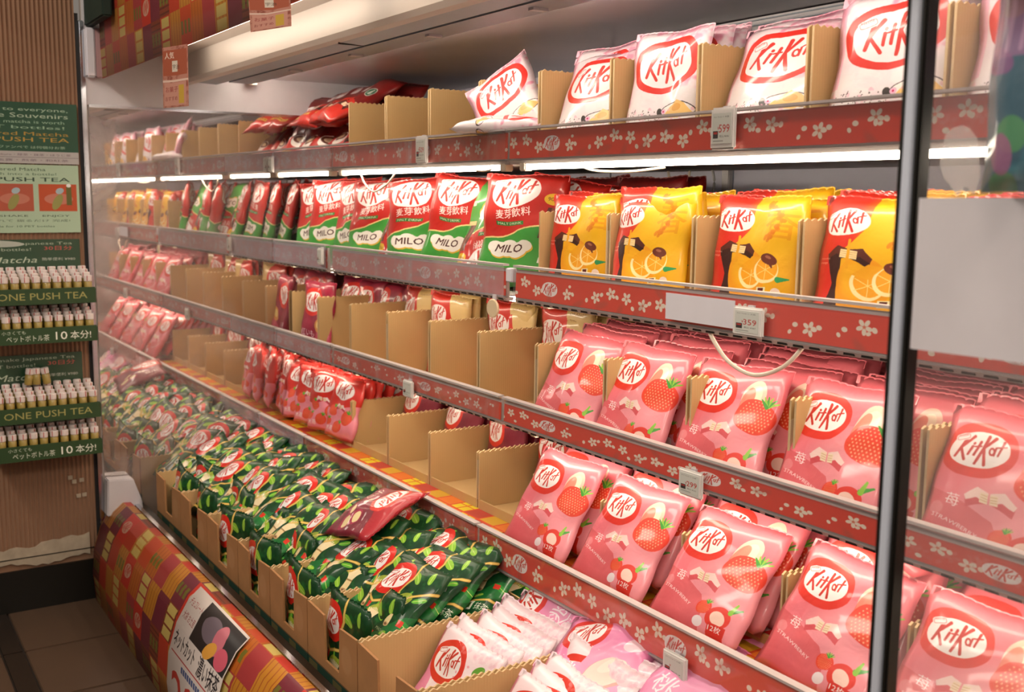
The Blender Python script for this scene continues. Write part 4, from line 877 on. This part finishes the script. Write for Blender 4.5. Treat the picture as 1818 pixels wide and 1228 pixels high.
for i in range(2, len(SE) - 1):
    xc = (SE[i] + SE[i + 1]) / 2
    bag('matcha', xc + U(.006), .782, .192, 4 + U(3), U(5), U(5), f'green matcha bag showing through the notch of the {ORD[i]} crate from the near end', 'matcha bags in the crate notches')
    for j in range(2):
        bag('matcha', xc + U(.015), .83 + .05 * j, .20 + .02 * j, 16 + 10 * j + U(5), U(14), U(12), f'green matcha bag standing in the {ORD[i]} crate from the near end, {ORD[j+1]} from the front', 'matcha bags standing in the crates')
rowlab = ['front', 'second', 'third', 'fourth', 'fifth', 'rear']
for i in range(15):
    for j in range(5):
        x = -1.79 - i * .090 + U(.015); y = .885 + j * .060 + U(.010); z = (.372, .388, .396, .385, .352)[j] + U(.006)
        bag('matcha', x, y, z, (54, 58, 62, 68, 78)[j] + U(6), U(16 + 3 * j), U(14 + 7 * j), f'green matcha bag heaped over the crates, {rowlab[j]} row, {ORD[i] if i < 14 else "last"} from the near end', 'matcha bags heaped over the crates', centre=True)
p = onY(665, 908, .985); bag('maroon', p[0], p[1], p[2], 66, -20, 62, 'maroon wafer bag lying on the green matcha heap under the lowest shelf', 'odd bags on the heap', centre=True)
# leaf bags in the two nearest crates, peach bags on top
for i in (0, 1):
    xc = (SE[i] + SE[i + 1]) / 2
    for j in range(9):
        bag('leaf', xc + U(.004) + .004, .815 + j * .031, .212 + .007 * j, 36 + U(2), U(2), U(1.5), f'{ORD[j]} white and pink leaf-print wafer bag from the front, {["nearest", "second nearest"][i]} crate', 'leaf-print bags in the nearest crates')
for j, (x, y, z, le, yw, ro) in enumerate(((-1.555, 1.13, .415, 60, 12, -80), (-1.345, 1.035, .385, 55, 10, -12), (-1.30, 1.16, .43, 58, 16, 6), (-1.14, 1.08, .41, 50, 4, 8), (-1.12, 1.2, .44, 58, 12, -6))):
    bag('peach', x, y, z, le, yw, ro, f'bright pink peach wafer bag on the leaf-print bags, {["farthest, tucked under the shelf rail", "second farthest", "middle, behind the second", "nearest but one", "nearest, at the back"][j]}', 'peach bags over the nearest crates', centre=True)
for j in range(6):
    bag('leaf', -1.06 + U(.01), .84 + j * .03, .21, 32, 0, 0, f'{ORD[j]} leaf-print wafer bag from the front on the base below the glass post', 'leaf-print bags below the post')
# ================================================================== SMALL THINGS
def price_tag(px, yw, price, label, h=.062, wd=.052):
    x, y, z = onY(px[0], px[1], yw - .010); t = empty('price_tag', (x, yw - .008, z)); tag(t, label, 'price tag', 'electronic price tags on the rails')
    MB().box(-wd / 2, -.007, -h / 2, wd / 2, .0, h / 2).build('frame', 'tag_plastic', t, bevel=.003)
    quad('screen', [(-wd * .38, -.0078, -h * .36), (wd * .38, -.0078, -h * .36), (wd * .38, -.0078, h * .36), (-wd * .38, -.0078, h * .36)], 'tag_' + price, t, .001)
    MB().box(-.006, 0, -h / 2, .006, .004, h / 2 + .002).build('clip', 'white_metal', t)
price_tag((1286, 228), 1.15, '599', 'white electronic price tag reading 599 on the top rail')
price_tag((750, 266), 1.15, '509', 'white electronic price tag reading 509 on the top rail, middle unit')
price_tag((1330, 571), 1.15, '359', 'white electronic price tag reading 359 on the second rail', .044, .062)
price_tag((1228, 858), 1.15, '299', 'white electronic price tag reading 299 on the third rail', .044, .056)
price_tag((726, 690), 1.15, 'blank', 'tilted price tag with blank screen on the third rail, middle unit', .042, .05)
price_tag((1200, 1182), 1.09, 'blank', 'white price tag on the lowest rail below the pink bags', .044, .056)
price_tag((570, 455), 1.15, 'blank', 'grey price tag at the rail joint of the second shelf', .046, .036)
price_tag((482, 292), 1.15, 'blank', 'faded price tag on the top rail next to the mirror', .046, .036)
p = onY(1240, 540, 1.14); w0 = onY(1182, 520, 1.14); w1 = onY(1304, 540, 1.14)
quad_o = quad('label_card', [(w0[0], 1.1405, .968), (w1[0], 1.1405, .968), (w1[0], 1.1405, 1.010), (w0[0], 1.1405, 1.010)], 'paper_white', None, .001); tag(quad_o, 'blank white paper label covering the flowers of the second rail, left of the 359 tag', 'label')
x, y, z = onY(877, 547, 1.14); o = MB().lathe([(.0005, 0), (.0175, 0), (.019, .0015), (.019, .004), (.0175, .0055), (0, .0055)], 24).build('round_badge', 'card_torn', None, loc=(x, y, z), rot=(PI / 2, 0, .1)); tag(o, 'round cream badge hanging under the second rail at the joint', 'badge')
MB().box(-.0045, .0, -.003, .0045, .028, .001).build('hook', 'white_metal', o)
x, y, z = onY(906, 490, 1.15); o = MB().box(x - .012, 1.146, z - .012, x + .012, 1.16, z + .016).build('rail_joint_clip', 'paper_white', None, bevel=.002); tag(o, 'white plastic clip in the gap between the second shelf rails', 'clip')
def cable(pts, Y, r, label, m='cable_white'):
    P = [onY(x, y, Y + (dy if dy else 0)) for x, y, dy in pts]; P = [Vector(p) for p in P]; out = []
    for i in range(len(P) - 1):
        p0, p1, p2, p3 = P[max(i - 1, 0)], P[i], P[i + 1], P[min(i + 2, len(P) - 1)]
        for k in range(6):
            t = k / 6; out.append(.5 * ((2 * p1) + (-p0 + p2) * t + (2 * p0 - 5 * p1 + 4 * p2 - p3) * t * t + (-p0 + 3 * p1 - 3 * p2 + p3) * t ** 3))
    out.append(P[-1]); tag(MB().tube(out, r, 8).build('cable', m, None, smooth=True), label, 'cable')
cable([(1255, 578, .01), (1268, 606, 0), (1295, 643, 0), (1340, 666, 0), (1392, 650, 0), (1434, 606, .01)], 1.155, .0032, 'white cable loop hanging below the second rail over the strawberry bags')
cable([(640, 306, 0), (648, 326, 0), (664, 340, 0), (688, 326, 0), (702, 306, 0)], 1.17, .0022, 'white cable loop hanging under the top rail above the malt bags')
cable([(835, 297, 0), (850, 303, 0), (868, 302, 0), (882, 296, 0)], 1.16, .002, 'short white cable under the top rail near the lamp joint')
cable([(1035, 296, 0), (1060, 303, 0), (1120, 304, 0), (1180, 297, 0)], 1.18, .0022, 'white cable tucked under the nearest lamp of the top shelf')
cable([(1185, 290, 0), (1192, 330, 0), (1215, 350, 0), (1225, 300, 0)], 1.70, .003, 'grey cable on the back wall, left loop', 'cable_white')
cable([(1262, 292, 0), (1268, 320, 0), (1262, 350, 0), (1240, 365, 0)], 1.70, .003, 'thin cable on the back wall, right loop', 'bracket')
cable([(186, 410, 0), (192, 428, 0), (205, 445, 0)], 1.14, .002, 'cable seen in the mirror') if False else None
# white board and hanging bag right of the post
x0, y0 = -.612, .822; dx, dy = .5387, .8425; Lb = .20
za = onY(1604, 625, .822)[2]; zt2 = onY(1616, 357, .822)[2]
sc1 = (Vector((x0, y0, 0)).length)
bd = quad('white_board', [(x0, y0, 1.028), (x0 + dx * Lb, y0 + dy * Lb, 1.028 - .024), (x0 + dx * Lb, y0 + dy * Lb, 1.166), (x0, y0, 1.163)], 'paper_white', None, .004); tag(bd, 'plain white board standing right of the chrome post', 'board')
bag('blue', -.487, .895, 1.168, 3, 8, 0, 'blurred blue, purple and yellow snack bag hanging at the right edge', 'hanging bags')
# ================================================================== second end wall / aisle side
er = MB().box(.3, .62, 0, .33, 1.78, 1.8).build('wall_right', 'cream_metal'); er['kind'] = 'structure'
